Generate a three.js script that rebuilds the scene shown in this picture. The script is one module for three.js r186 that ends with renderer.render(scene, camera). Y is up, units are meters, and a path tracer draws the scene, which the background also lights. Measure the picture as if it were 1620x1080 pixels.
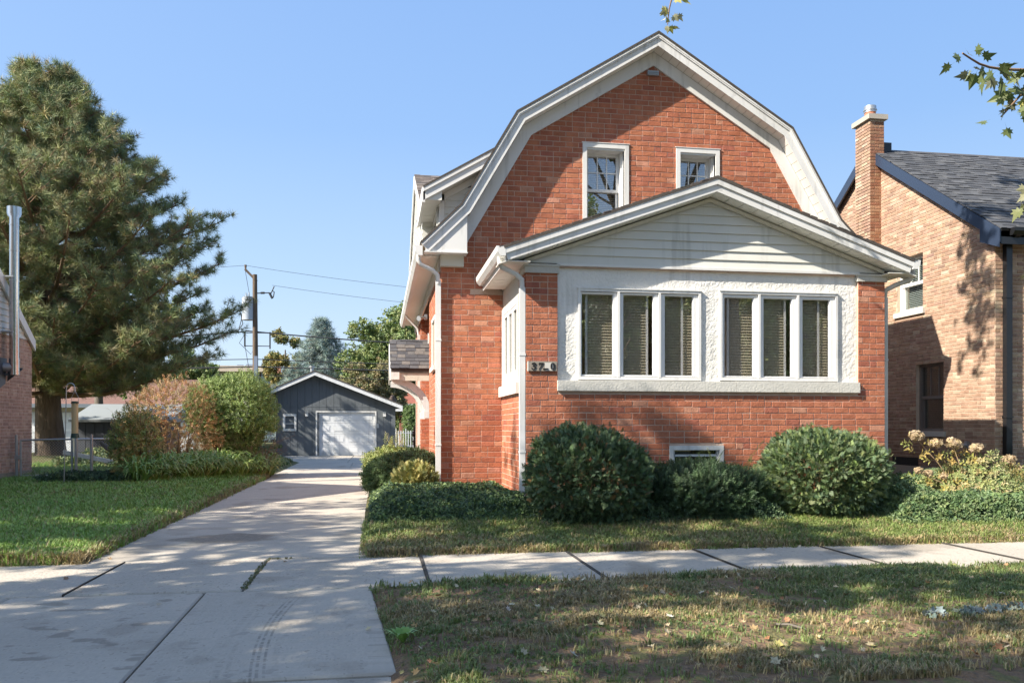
import * as THREE from 'three';
import { mergeGeometries } from 'three/addons/utils/BufferGeometryUtils.js';
import { FontLoader } from 'three/addons/loaders/FontLoader.js';
import { TextGeometry } from 'three/addons/geometries/TextGeometry.js';

// ---------- camera ----------
const scene = new THREE.Scene();
const W = 1024, H = 682;
const camera = new THREE.PerspectiveCamera(2 * Math.atan(540 / 1320) * 180 / Math.PI, W / H, 0.1, 2000);
camera.position.set(0, 1.25, 0);
camera.rotation.y = -9.04 * Math.PI / 180;
camera.setViewOffset(1620, 1080, 0, -135, 1620, 1080);   // a shift lens keeps the verticals upright
camera.updateProjectionMatrix();
scene.add(camera);

// ---------- renderer, exposure ----------
const renderer = new THREE.WebGLRenderer({ antialias: true });
renderer.setSize(W, H);
renderer.toneMapping = THREE.LinearToneMapping;
renderer.toneMappingExposure = 2.45;
renderer.shadowMap.enabled = true;

// ---------- sky and sun ----------
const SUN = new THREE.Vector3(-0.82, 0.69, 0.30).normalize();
{
  const w = 1024, h = 512, data = new Float32Array(w * h * 4);
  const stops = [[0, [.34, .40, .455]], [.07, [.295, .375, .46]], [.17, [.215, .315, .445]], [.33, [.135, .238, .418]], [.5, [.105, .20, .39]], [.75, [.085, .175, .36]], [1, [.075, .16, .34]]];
  for (let j = 0; j < h; j++) {
    const el = ((j + .5) / h - .5) * Math.PI, s = Math.max(0, Math.sin(el));
    let k = 0; while (k < stops.length - 2 && s > stops[k + 1][0]) k++;
    const f = Math.min(1, (s - stops[k][0]) / (stops[k + 1][0] - stops[k][0]));
    const base = [0, 1, 2].map(i => stops[k][1][i] * (1 - f) + stops[k + 1][1][i] * f);
    for (let i = 0; i < w; i++) {
      const az = ((i + .5) / w - .5) * 2 * Math.PI;
      const x = Math.cos(el) * Math.cos(az), z = Math.cos(el) * Math.sin(az), y = Math.sin(el);
      const c = Math.max(-1, Math.min(1, x * SUN.x + y * SUN.y + z * SUN.z)), a = Math.acos(c);
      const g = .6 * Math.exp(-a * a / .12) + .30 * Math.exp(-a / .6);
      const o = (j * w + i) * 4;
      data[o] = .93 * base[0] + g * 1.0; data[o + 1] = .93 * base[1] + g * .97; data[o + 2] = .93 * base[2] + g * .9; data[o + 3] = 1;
    }
  }
  const t = new THREE.DataTexture(data, w, h, THREE.RGBAFormat, THREE.FloatType);
  t.mapping = THREE.EquirectangularReflectionMapping; t.magFilter = THREE.LinearFilter; t.minFilter = THREE.LinearFilter; t.needsUpdate = true;
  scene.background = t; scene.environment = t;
}
const sun = new THREE.DirectionalLight(new THREE.Color(1, .92, .79), 4.5);
sun.position.copy(SUN).multiplyScalar(60); sun.target.position.set(0, 0, -12); sun.position.add(sun.target.position);
sun.castShadow = true; sun.shadow.mapSize.set(4096, 4096); sun.shadow.radius = 1;
Object.assign(sun.shadow.camera, { left: -45, right: 45, top: 45, bottom: -45, near: 1, far: 160 });
scene.add(sun, sun.target);

// ---------- random numbers and noise ----------
function rng(seed) { let a = seed >>> 0; return () => { a = (a + 0x6D2B79F5) | 0; let t = Math.imul(a ^ (a >>> 15), 1 | a); t = (t + Math.imul(t ^ (t >>> 7), 61 | t)) ^ t; return ((t ^ (t >>> 14)) >>> 0) / 4294967296; }; }
const h2 = (x, y, s = 0) => { let n = Math.imul(x | 0, 374761393) + Math.imul(y | 0, 668265263) + Math.imul(s | 0, 2147483647 - 7919); n = Math.imul(n ^ (n >>> 13), 1274126177); return ((n ^ (n >>> 16)) >>> 0) / 4294967296; };
function vnoise(x, y, per = 0, s = 0) {
  const xi = Math.floor(x), yi = Math.floor(y); let fx = x - xi, fy = y - yi; fx = fx * fx * (3 - 2 * fx); fy = fy * fy * (3 - 2 * fy);
  const m = per ? (v => ((v % per) + per) % per) : (v => v);
  const a = h2(m(xi), m(yi), s), b = h2(m(xi + 1), m(yi), s), c = h2(m(xi), m(yi + 1), s), d = h2(m(xi + 1), m(yi + 1), s);
  return (a + (b - a) * fx) * (1 - fy) + (c + (d - c) * fx) * fy;
}
function fbm(x, y, o = 4, per = 0, s = 0) { let v = 0, a = .5, t = 0; for (let i = 0; i < o; i++) { v += a * vnoise(x, y, per, s + i); t += a; a *= .5; x *= 2; y *= 2; if (per) per *= 2; } return v / t; }
const clamp = (v, a = 0, b = 1) => Math.max(a, Math.min(b, v));
const sstep = (a, b, v) => { const t = clamp((v - a) / (b - a)); return t * t * (3 - 2 * t); };
const lerp = (a, b, t) => a + (b - a) * t;
const mix3 = (a, b, t) => [lerp(a[0], b[0], t), lerp(a[1], b[1], t), lerp(a[2], b[2], t)];

// ---------- textures: fn(u, v) in 0..1 returns a grey or a linear-ish tint ----------
function tex(n, fn, srgb = false, rep = 1) {
  const d = new Uint8Array(n * n * 4);
  for (let j = 0; j < n; j++) for (let i = 0; i < n; i++) {
    const v = fn((i + .5) / n, (j + .5) / n), o = (j * n + i) * 4;
    const c = typeof v === 'number' ? [v, v, v] : v;
    for (let k = 0; k < 3; k++) d[o + k] = Math.round(255 * clamp(srgb ? Math.pow(clamp(c[k]), 1 / 2.2) : c[k]));
    d[o + 3] = 255;
  }
  const t = new THREE.DataTexture(d, n, n); t.wrapS = t.wrapT = THREE.RepeatWrapping; t.magFilter = THREE.LinearFilter; t.minFilter = THREE.LinearMipmapLinearFilter; t.generateMipmaps = true;
  if (srgb) t.colorSpace = THREE.SRGBColorSpace; t.repeat.set(rep, rep); t.needsUpdate = true; return t;
}
const T = {
  brick: tex(512, (u, v) => { const a = fbm(u * 6, v * 6, 4, 6, 1), b = fbm(u * 90, v * 14, 2, 0, 5), c = fbm(u * 64, v * 64, 2, 64, 9); const k = .62 + .42 * a + .16 * (b - .5) + .22 * (c - .5); return [k, k * (.95 + .1 * a), k * (.92 + .16 * a)]; }, true, 1.7),
  brickBump: tex(512, (u, v) => fbm(u * 40, v * 40, 4, 40, 3), false, 1.7),
  grain: tex(512, (u, v) => { const a = fbm(u * 5, v * 5, 5, 5, 11); return .84 + .2 * a + .06 * (fbm(u * 60, v * 60, 2, 60, 4) - .5); }, true, .5),
  paint: tex(512, (u, v) => { const a = fbm(u * 4, v * 4, 5, 4, 21), s = fbm(u * 30, v * 3, 3, 0, 2); const k = .86 + .18 * a - .16 * sstep(.56, .85, s); return [k, k * .99, k * (.95 + .05 * a)]; }, true, .45),
  fine: tex(512, (u, v) => fbm(u * 48, v * 48, 3, 48, 31), false, 1),
  mortar: tex(512, (u, v) => { const a = fbm(u * 8, v * 8, 5, 8, 41); return .75 + .35 * a; }, true, 1),
  concrete: tex(1024, (u, v) => {
    const a = fbm(u * 5, v * 5, 5, 5, 51), f = fbm(u * 140, v * 140, 2, 140, 52), st = fbm(u * 9, v * 9, 4, 9, 57), w = fbm(u * 3 + a, v * 26, 3, 0, 58);
    const pit = f > .74 ? .72 : 1; let k = (.78 + .26 * a + .14 * (f - .5) + .05 * (w - .5)) * pit; const dirt = sstep(.56, .78, st) * .2; k *= 1 - dirt;
    return [k, k * (.985 - dirt * .1), k * (.965 - dirt * .22)];
  }, true, .28),
  concreteBump: tex(512, (u, v) => fbm(u * 90, v * 90, 3, 90, 61), false, .6),
  bark: tex(512, (u, v) => { const r = fbm(u * 14 + 1.5 * fbm(u * 5, v * 5, 3, 5, 3), v * 3.0, 4, 0, 71); return .35 + .75 * r; }, true, 1),
  barkBump: tex(512, (u, v) => Math.abs(fbm(u * 14 + 1.5 * fbm(u * 5, v * 5, 3, 5, 3), v * 3.0, 4, 0, 71) - .5) * 2, false, 1),
  soil: tex(1024, (u, v) => { const a = fbm(u * 6, v * 6, 5, 6, 81), f = fbm(u * 70, v * 70, 3, 70, 82), c = fbm(u * 24, v * 24, 3, 24, 83); const k = .45 + .6 * a * .8 + .5 * (f - .5); return mix3([k, k * .86, k * .7], [k * .8, k * .95, k * .5], sstep(.48, .66, c)); }, true, .5),
  shingle: tex(512, (u, v) => { const f = fbm(u * 128, v * 128, 2, 128, 91), a = fbm(u * 8, v * 8, 3, 8, 92); return .6 + .5 * (f - .5) * 1.4 + .3 * a; }, true, 1.3),
  wood: tex(512, (u, v) => { const a = fbm(u * 3, v * 60, 4, 0, 95); return .5 + .6 * a; }, true, 1),
};
// ---------- materials ----------
const std = (c, o = {}) => new THREE.MeshStandardMaterial({ color: new THREE.Color().setRGB(...c), roughness: .85, ...o });
const leafy = (c = [1, 1, 1], o = {}) => new THREE.MeshPhysicalMaterial({ color: new THREE.Color().setRGB(...c), roughness: .62, transmission: .32, thickness: 0, side: THREE.DoubleSide, ...o });
const M = {
  brickV: std([1, 1, 1], { map: T.brick, bumpMap: T.brickBump, bumpScale: .004, roughness: .9, vertexColors: true }),
  mortarRed: std([.56, .41, .325], { map: T.mortar, bumpMap: T.fine, bumpScale: .004, roughness: 1 }),
  mortarTan: std([.60, .48, .37], { map: T.mortar, bumpMap: T.fine, bumpScale: .004, roughness: 1 }),
  mortarPink: std([.55, .44, .37], { map: T.mortar, bumpMap: T.fine, bumpScale: .004, roughness: 1 }),
  white: std([.74, .74, .73], { map: T.paint, roughness: .5 }),
  whiteV: std([.75, .75, .745], { map: T.paint, roughness: .42 }),
  vinyl: std([.74, .74, .735], { roughness: .38 }),
  cream: std([.62, .60, .52], { map: T.paint, roughness: .6 }),
  stucco: std([.78, .77, .74], { map: T.paint, bumpMap: T.fine, bumpScale: .006, roughness: .9 }),
  stone: std([.56, .545, .50], { map: T.grain, bumpMap: T.fine, bumpScale: .004, roughness: .9 }),
  siding: std([.66, .66, .62], { map: T.paint, roughness: .55 }),
  soffit: std([.74, .73, .68], { roughness: .6 }),
  dark: std([.03, .03, .03], { roughness: .9 }),
  room: std([.16, .14, .12], { roughness: .95 }),
  concrete: std([.475, .43, .37], { map: T.concrete, bumpMap: T.concreteBump, bumpScale: .006, roughness: .95 }),
  joint: std([.05, .045, .04], { roughness: 1 }),
  shingleV: std([1, 1, 1], { map: T.shingle, bumpMap: T.fine, bumpScale: .004, vertexColors: true, roughness: .95 }),
  roofBrown: std([.10, .085, .075], { map: T.shingle, roughness: .95 }),
  navy: std([.028, .042, .075], { roughness: .35 }),
  black: std([.016, .017, .02], { roughness: .3, metalness: .2 }),
  steel: std([.55, .56, .57], { metalness: 1, roughness: .22 }),
  galv: std([.46, .48, .5], { metalness: .75, roughness: .45 }),
  grey: std([.125, .142, .158], { map: T.paint, roughness: .7 }),
  garageWhite: std([.74, .76, .78], { map: T.paint, roughness: .5 }),
  bark: std([.20, .15, .11], { map: T.bark, bumpMap: T.barkBump, bumpScale: .03, roughness: 1 }),
  barkGrey: std([.22, .19, .16], { map: T.bark, bumpMap: T.barkBump, bumpScale: .02, roughness: 1 }),
  twig: std([.20, .13, .085], { roughness: 1 }),
  twigPale: std([.36, .25, .14], { roughness: 1 }),
  pole: std([.17, .125, .09], { map: T.bark, roughness: 1 }),
  wire: std([.03, .032, .036], { roughness: .6 }),
  soil: std([.25, .185, .13], { map: T.soil, bumpMap: T.fine, bumpScale: .02, roughness: 1 }),
  lawnSoil: std([.16, .16, .07], { map: T.soil, bumpMap: T.fine, bumpScale: .02, roughness: 1 }),
  asphalt: std([.06, .06, .062], { map: T.grain, bumpMap: T.fine, bumpScale: .006, roughness: .95 }),
  leafV: leafy(), needleV: leafy([1, 1, 1], { transmission: .18, roughness: .7 }),
  blade: leafy([1, 1, 1], { transmission: .3, roughness: .6 }),
  glass: new THREE.MeshPhysicalMaterial({ color: 0xffffff, roughness: .0, transmission: 1, thickness: 0, ior: 2.333, specularIntensity: 1 }),
  glassThin: new THREE.MeshPhysicalMaterial({ color: new THREE.Color().setRGB(.8, .8, .78), roughness: .0, transmission: 1, thickness: 0, ior: 1.3, specularIntensity: .6 }),
  glassDim: new THREE.MeshPhysicalMaterial({ color: new THREE.Color().setRGB(.75, .78, .76), roughness: .0, transmission: 1, thickness: 0, ior: 1.9, specularIntensity: 1 }),
  blind: std([.42, .375, .28], { roughness: .6 }),
  tape: std([.60, .60, .60], { roughness: .7 }),
};

// ---------- naming, tagging ----------
const used = {};
function numbered(n) { const k = used[n] = (used[n] ?? -1) + 1; return k ? `${n}_${String(k).padStart(3, '0')}` : n; }
function tag(o, label, category, group, kind) { if (label) o.userData.label = label; if (category) o.userData.category = category; if (group) o.userData.group = group; if (kind) o.userData.kind = kind; return o; }
function thing(name, label, category, at = [0, 0, 0], group) { const g = new THREE.Group(); g.name = numbered(name); g.position.set(...at); scene.add(g); return tag(g, label, category, group); }
function baseOf(p) { let o = p; const b = new THREE.Vector3(); while (o && o !== scene) { b.add(o.position); o = o.parent; } return b; }
function put(name, geo, mat, parent = scene, kind) {
  const m = new THREE.Mesh(geo, mat); m.name = parent === scene ? numbered(name) : name; m.castShadow = m.receiveShadow = true;
  if (parent !== scene) { const b = baseOf(parent); geo.translate(-b.x, -b.y, -b.z); }
  if (kind) m.userData.kind = kind; parent.add(m); return m;
}

// ---------- mesh builder ----------
const V = (x, y, z) => new THREE.Vector3(x, y, z);
class MB {
  constructor() { this.p = []; this.n = []; this.c = []; this.uv = []; this.i = 0; }
  tri(a, b, c, col, na, nb, nc) {
    let n = na;
    if (!na) { const ux = b[0] - a[0], uy = b[1] - a[1], uz = b[2] - a[2], vx = c[0] - a[0], vy = c[1] - a[1], vz = c[2] - a[2]; n = [uy * vz - uz * vy, uz * vx - ux * vz, ux * vy - uy * vx]; const l = Math.hypot(...n) || 1; n = n.map(k => k / l); nb = nc = n; }
    const ax = Math.abs(n[0]), ay = Math.abs(n[1]), az = Math.abs(n[2]);
    for (const [q, m] of [[a, n], [b, nb], [c, nc]]) {
      this.p.push(q[0], q[1], q[2]); this.n.push(m[0], m[1], m[2]); const k = col || [1, 1, 1]; this.c.push(k[0], k[1], k[2]);
      if (ay > ax && ay > az) this.uv.push(q[0], q[2]); else if (ax > az) this.uv.push(q[2], q[1]); else this.uv.push(q[0], q[1]);
    }
    return this;
  }
  quad(a, b, c, d, col) { this.tri(a, b, c, col); this.tri(a, c, d, col); return this; }
  hex(v, col) { // eight corners: 0-3 bottom ring, 4-7 top ring
    const f = (a, b, c, d) => this.quad(v[a], v[b], v[c], v[d], col);
    f(3, 2, 1, 0); f(4, 5, 6, 7); f(0, 1, 5, 4); f(1, 2, 6, 5); f(2, 3, 7, 6); f(3, 0, 4, 7); return this;
  }
  box(x0, x1, y0, y1, z0, z1, col) {
    if (x0 > x1) [x0, x1] = [x1, x0]; if (y0 > y1) [y0, y1] = [y1, y0]; if (z0 > z1) [z0, z1] = [z1, z0];
    return this.hex([[x0, y0, z1], [x1, y0, z1], [x1, y0, z0], [x0, y0, z0], [x0, y1, z1], [x1, y1, z1], [x1, y1, z0], [x0, y1, z0]], col);
  }
  beam(a, b, w, h, col, up = [0, 1, 0]) { // a box along a-b, w across, h along up
    const A = V(...a), B = V(...b), d = B.clone().sub(A).normalize(); let u = V(...up); const s = d.clone().cross(u).normalize(); u = s.clone().cross(d).normalize();
    s.multiplyScalar(w / 2); u.multiplyScalar(h / 2);
    const q = (P, i, j) => [P.x + s.x * i + u.x * j, P.y + s.y * i + u.y * j, P.z + s.z * i + u.z * j];
    return this.hex([q(A, -1, -1), q(A, 1, -1), q(B, 1, -1), q(B, -1, -1), q(A, -1, 1), q(A, 1, 1), q(B, 1, 1), q(B, -1, 1)], col);
  }
  prism(pts, z0, z1, col, holes = []) { // polygon in XY extruded along z
    if (z0 > z1) [z0, z1] = [z1, z0];
    const o = pts.map(p => new THREE.Vector2(...p)); if (THREE.ShapeUtils.isClockWise(o)) o.reverse();
    const hs = holes.map(h => { const q = h.map(p => new THREE.Vector2(...p)); if (!THREE.ShapeUtils.isClockWise(q)) q.reverse(); return q; });
    const all = [...o, ...hs.flat()];
    for (const [a, b, c] of THREE.ShapeUtils.triangulateShape(o, hs)) {
      const A = all[a], B = all[b], C = all[c];
      this.tri([A.x, A.y, z1], [B.x, B.y, z1], [C.x, C.y, z1], col); this.tri([A.x, A.y, z0], [C.x, C.y, z0], [B.x, B.y, z0], col);
    }
    for (const r of [o, ...hs]) for (let i = 0; i < r.length; i++) { const A = r[i], B = r[(i + 1) % r.length]; this.quad([A.x, A.y, z0], [B.x, B.y, z0], [B.x, B.y, z1], [A.x, A.y, z1], col); }
    return this;
  }
  prismX(pts, x0, x1, col) { // polygon given as (z, y), extruded along x
    const k = this.p.length; this.prism(pts, x0, x1, col);
    for (let i = k; i < this.p.length; i += 3) { const [a, c] = [this.p[i], this.p[i + 2]]; this.p[i] = c; this.p[i + 2] = a; const [d, e] = [this.n[i], this.n[i + 2]]; this.n[i] = e; this.n[i + 2] = d; }
    for (let i = k; i < this.p.length; i += 9) for (const arr of [this.p, this.n]) for (let q = 0; q < 3; q++) { const t = arr[i + 3 + q]; arr[i + 3 + q] = arr[i + 6 + q]; arr[i + 6 + q] = t; }
    for (let i = k; i < this.p.length; i += 3) { const u = i / 3 * 2, ax = Math.abs(this.n[i]), ay = Math.abs(this.n[i + 1]), az = Math.abs(this.n[i + 2]); if (ay > ax && ay > az) { this.uv[u] = this.p[i]; this.uv[u + 1] = this.p[i + 2]; } else if (ax > az) { this.uv[u] = this.p[i + 2]; this.uv[u + 1] = this.p[i + 1]; } else { this.uv[u] = this.p[i]; this.uv[u + 1] = this.p[i + 1]; } }
    return this;
  }
  band(A, B, z0, z1, col) { for (let i = 0; i < A.length - 1; i++) this.prism([A[i], A[i + 1], B[i + 1], B[i]], z0, z1, col); return this; }
  tube(pts, rad, seg = 7, col, cap = true) {
    const P = pts.map(p => V(...p)), R = Array.isArray(rad) ? rad : P.map(() => rad); let ref = null, rings = [];
    for (let i = 0; i < P.length; i++) {
      const d = P[Math.min(i + 1, P.length - 1)].clone().sub(P[Math.max(i - 1, 0)]).normalize();
      let s = ref ? ref.clone().sub(d.clone().multiplyScalar(ref.dot(d))) : (Math.abs(d.y) > .9 ? V(1, 0, 0) : V(0, 1, 0)).cross(d); s.normalize(); ref = s; const u = d.clone().cross(s);
      rings.push([...Array(seg)].map((_, k) => { const a = k / seg * 2 * Math.PI, n = s.clone().multiplyScalar(Math.cos(a)).add(u.clone().multiplyScalar(Math.sin(a))); const q = P[i].clone().add(n.clone().multiplyScalar(R[i])); return [[q.x, q.y, q.z], [n.x, n.y, n.z]]; }));
    }
    let L = 0;
    for (let i = 0; i < P.length - 1; i++) {
      const dl = P[i].distanceTo(P[i + 1]);
      for (let k = 0; k < seg; k++) {
        const a = rings[i][k], b = rings[i][(k + 1) % seg], c = rings[i + 1][(k + 1) % seg], d = rings[i + 1][k], u0 = this.uv.length;
        this.tri(a[0], b[0], c[0], col, a[1], b[1], c[1]); this.tri(a[0], c[0], d[0], col, a[1], c[1], d[1]);
        const w = Math.max(R[0], .02) * 6.28, ua = k / seg * w, ub = (k + 1) / seg * w; [ua, L, ub, L, ub, L + dl, ua, L, ub, L + dl, ua, L + dl].forEach((v, q) => this.uv[u0 + q] = v);
      }
      L += dl;
    }
    if (cap) for (const [ri, rev] of [[rings[0], true], [rings[rings.length - 1], false]]) for (let k = 1; k < seg - 1; k++) rev ? this.tri(ri[0][0], ri[k + 1][0], ri[k][0], col) : this.tri(ri[0][0], ri[k][0], ri[k + 1][0], col);
    return this;
  }
  geo(g, mat4, col) {
    g = g.index ? g.toNonIndexed() : g.clone(); if (mat4) g.applyMatrix4(mat4); if (!g.attributes.normal) g.computeVertexNormals();
    const p = g.attributes.position.array, n = g.attributes.normal.array;
    for (let i = 0; i < p.length; i += 9) this.tri([p[i], p[i + 1], p[i + 2]], [p[i + 3], p[i + 4], p[i + 5]], [p[i + 6], p[i + 7], p[i + 8]], col, [n[i], n[i + 1], n[i + 2]], [n[i + 3], n[i + 4], n[i + 5]], [n[i + 6], n[i + 7], n[i + 8]]);
    return this;
  }
  get empty() { return !this.p.length; }
  bake(color = false) {
    const g = new THREE.BufferGeometry(); g.setAttribute('position', new THREE.Float32BufferAttribute(this.p, 3)); g.setAttribute('normal', new THREE.Float32BufferAttribute(this.n, 3)); g.setAttribute('uv', new THREE.Float32BufferAttribute(this.uv, 2));
    if (color) g.setAttribute('color', new THREE.Float32BufferAttribute(this.c, 3)); return g;
  }
  build(name, mat, parent = scene, kind) { return put(name, this.bake(!!mat.vertexColors), mat, parent, kind); }
}
const mb = () => new MB();
const B = (...a) => mb().box(...a);
function instances(name, geo, mat, mats, cols, parent = scene, kind) { // many copies of one small geometry
  const m = new THREE.InstancedMesh(geo, mat, mats.length); m.name = parent === scene ? numbered(name) : name; const b = baseOf(parent), q = new THREE.Matrix4().makeTranslation(-b.x, -b.y, -b.z), c = new THREE.Color();
  mats.forEach((x, i) => { m.setMatrixAt(i, parent === scene ? x : q.clone().multiply(x)); if (cols) m.setColorAt(i, c.setRGB(...cols[i])); });
  m.castShadow = m.receiveShadow = true; if (kind || parent !== scene) m.userData.kind = kind || 'stuff'; parent.add(m); return m;
}
const _q = new THREE.Quaternion(), _e = new THREE.Euler(), _s = new THREE.Vector3(), _p = new THREE.Vector3();
const place = (x, y, z, rx, ry, rz, s, sy = s) => new THREE.Matrix4().compose(_p.set(x, y, z), _q.setFromEuler(_e.set(rx, ry, rz, 'YXZ')), _s.set(s, sy, s));
const zAxis = V(0, 0, 1), yAxis = V(0, 1, 0);
function along(pos, dir, roll, s, axis = yAxis) { const q = new THREE.Quaternion().setFromUnitVectors(axis, dir.clone().normalize()); q.multiply(new THREE.Quaternion().setFromAxisAngle(axis, roll)); return new THREE.Matrix4().compose(pos, q, V(s, s, s)); }
function offset(T, d) { // a polyline moved d downwards / inwards, mitred
  const N = []; for (let i = 0; i < T.length - 1; i++) { const dx = T[i + 1][0] - T[i][0], dy = T[i + 1][1] - T[i][1], l = Math.hypot(dx, dy); N.push([dy / l, -dx / l]); }
  return T.map((p, i) => { const a = N[Math.max(0, i - 1)], b = N[Math.min(N.length - 1, i)]; const mx = a[0] + b[0], my = a[1] + b[1], k = d * 2 / (mx * mx + my * my) ; return [p[0] + mx * k, p[1] + my * k]; });
}

// ---------- brickwork ----------
const brickVariants = (() => { const r = rng(5), out = []; for (let k = 0; k < 4; k++) { const j = () => (r() - .5) * .003, m = mb(); brickShape(m, 0, 1, 0, 1, 0, .5, null, j); out.push(m); } return out; })();
function brickShape(m, u0, u1, v0, v1, w0, w1, col, j, map = (u, v, w) => [u, v, w], c = .0035) { // front with broken arrises, four sides, no back
  const f = [[u0 + c, v0 + c], [u1 - c, v0 + c], [u1 - c, v1 - c], [u0 + c, v1 - c]].map(q => map(q[0], q[1], w1 + j() * .8)), e = [[u0, v0], [u1, v0], [u1, v1], [u0, v1]].map(q => map(q[0] + j() * .5, q[1] + j() * .5, w1 - c)), b = [[u0, v0], [u1, v0], [u1, v1], [u0, v1]].map(q => map(q[0], q[1], w0));
  m.quad(f[0], f[1], f[2], f[3], col); for (let i = 0; i < 4; i++) { const k = (i + 1) % 4; m.quad(e[i], e[k], f[k], f[i], col); m.quad(b[i], b[k], e[k], e[i], col); }
}
const soloMats = {};
function brickWall(parent, { O, U, N, intervals, v0, v1, bl = .2135, bc = .0835, gap = .0105, out = .0055, tones, seed, solo, budget = { n: 0 }, soloKey = 'red', stuffName = 'brick_courses' }) {
  const r = rng(seed), m = mb(), map = (u, v, w) => [O[0] + U[0] * u + N[0] * w, O[1] + v, O[2] + U[2] * u + N[2] * w], flip = (U[2] * N[0] - U[0] * N[2]) < 0 ? 1 : 1;
  const tone = () => { let x = r(), i = 0; for (; i < tones.length - 1 && x > tones[i][1]; i++) x -= tones[i][1]; return i; };
  const base = baseOf(parent);
  if (!soloMats[soloKey]) soloMats[soloKey] = tones.map(t => std(t[0], { map: T.brick, bumpMap: T.brickBump, bumpScale: .004, roughness: .9 }));
  let row = 0;
  for (let v = v0; v + bc * .5 < v1; v += bc, row++) {
    const off = (row % 2 ? .5 : 0) * bl + (r() - .5) * .012;
    for (const [a, b] of intervals(v + bc / 2)) {
      let u = Math.floor((a - off) / bl) * bl + off;
      while (u < b - .02) {
        let len = bl; if (r() < .10) len = bl / 2;
        let e = Math.min(u + len, b), s = Math.max(u, a); if (b - e < .03) e = b;
        if (e - s > .025) {
          const i = tone(), t = tones[i][0], k = .82 + .36 * r(), kk = (.5 + .5 * k) * (.88 + .24 * fbm(s * 1.1 + seed, v * 1.6, 4, 0, seed)), col = t.map((c, q) => c * kk * (q ? 1 + (r() - .5) * .08 : 1)), jj = () => (r() - .5) * .004;
          const w = out + (r() - .5) * .003, vv = v + gap / 2 + (r() - .5) * .003;
          if (solo && budget.n > 0 && solo(s, v)) {
            budget.n--; const g = mb(); brickShape(g, 0, (e < b ? e - gap / 2 : e) - (s > a ? s + gap / 2 : s), 0, bc - gap, -out, 0, null, jj, (x, y, z) => [U[0] * x + N[0] * z, y, U[2] * x + N[2] * z]);
            const ge = g.bake(); const uv = ge.attributes.uv.array, ou = r() * 9, ov = r() * 9; for (let q = 0; q < uv.length; q += 2) { uv[q] += ou; uv[q + 1] += ov; }
            const o = new THREE.Mesh(ge, soloMats[soloKey][i]); o.name = 'brick'; const P = map(s > a ? s + gap / 2 : s, vv, w); o.position.set(P[0] - base.x, P[1] - base.y, P[2] - base.z); o.castShadow = o.receiveShadow = true; parent.add(o);
          } else brickShape(m, s > a ? s + gap / 2 : s, e < b ? e - gap / 2 : e, vv, vv + bc - gap, 0, w, col, jj, map);
        }
        u = e;
      }
    }
  }
  if (!m.empty) m.build(stuffName, M.brickV, parent, 'stuff');
}
const RED = [[[.48, .165, .088], .44], [[.455, .152, .080], .27], [[.505, .182, .098], .17], [[.40, .130, .080], .07], [[.56, .26, .165], .05], [[.33, .12, .085], .02]];
const TAN = [[[.44, .285, .198], .36], [[.475, .325, .23], .24], [[.40, .25, .172], .22], [[.38, .24, .17], .08], [[.56, .42, .30], .08], [[.30, .19, .14], .02]];
const PINK = [[[.52, .335, .26], .4], [[.47, .30, .23], .3], [[.57, .39, .30], .2], [[.41, .265, .21], .1]];
const cut = (a, b, holes) => { let L = [[a, b]]; for (const [h0, h1] of holes) L = L.flatMap(([s, e]) => h1 <= s || h0 >= e ? [[s, e]] : [[s, h0], [h1, e]].filter(q => q[1] - q[0] > .01)); return L; };
// shingles: tabs in courses on a sloping plane: O lower left corner, U along the eave, S up the slope
function shingles(parent, { O, U, S, lenU, lenS, course = .14, tab = .2, tones, seed, budget = { n: 0 }, keep = () => true, from = 0 }) {
  const r = rng(seed), m = mb(), Uv = V(...U), Sv = V(...S).normalize(), N = Uv.clone().cross(Sv).normalize(); if (N.y < 0) N.negate();
  const at = (u, s, n) => { const q = V(...O).addScaledVector(Uv, u).addScaledVector(Sv, s).addScaledVector(N, n); return [q.x, q.y, q.z]; };
  const base = baseOf(parent), mats = soloMats['sh' + seed] = tones.map(t => std(t, { map: T.shingle, roughness: .95 }));
  for (let s = 0; s < lenS - .02; s += course) {
    let u = -tab * r();
    while (u < lenU) {
      const w = tab * (.6 + .8 * r()), a = Math.max(0, u), b = Math.min(lenU, u + w); u += w; if (b - a < .02 || !keep(a, s)) continue;
      const e = Math.min(lenS, s + course), th = .008 + .007 * (r() < .45 ? 1 : 0), i = Math.floor(r() * tones.length), k = .85 + .3 * r(), s1 = s - .004 * r(), f = 0.002;
      const v = [at(a + f, s1, 0), at(b - f, s1, 0), at(b - f, e + .01, 0), at(a + f, e + .01, 0), at(a + f, s1, th + .008), at(b - f, s1, th + .008), at(b - f, e + .01, th - .001), at(a + f, e + .01, th - .001)];
      if (budget.n > 0) { budget.n--; mb().hex(v).build('shingle', mats[i], parent); }
      else m.hex(v, tones[i].map(c => c * k));
    }
  }
  if (!m.empty) m.build('shingle_courses', M.shingleV, parent, 'stuff');
}

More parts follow.
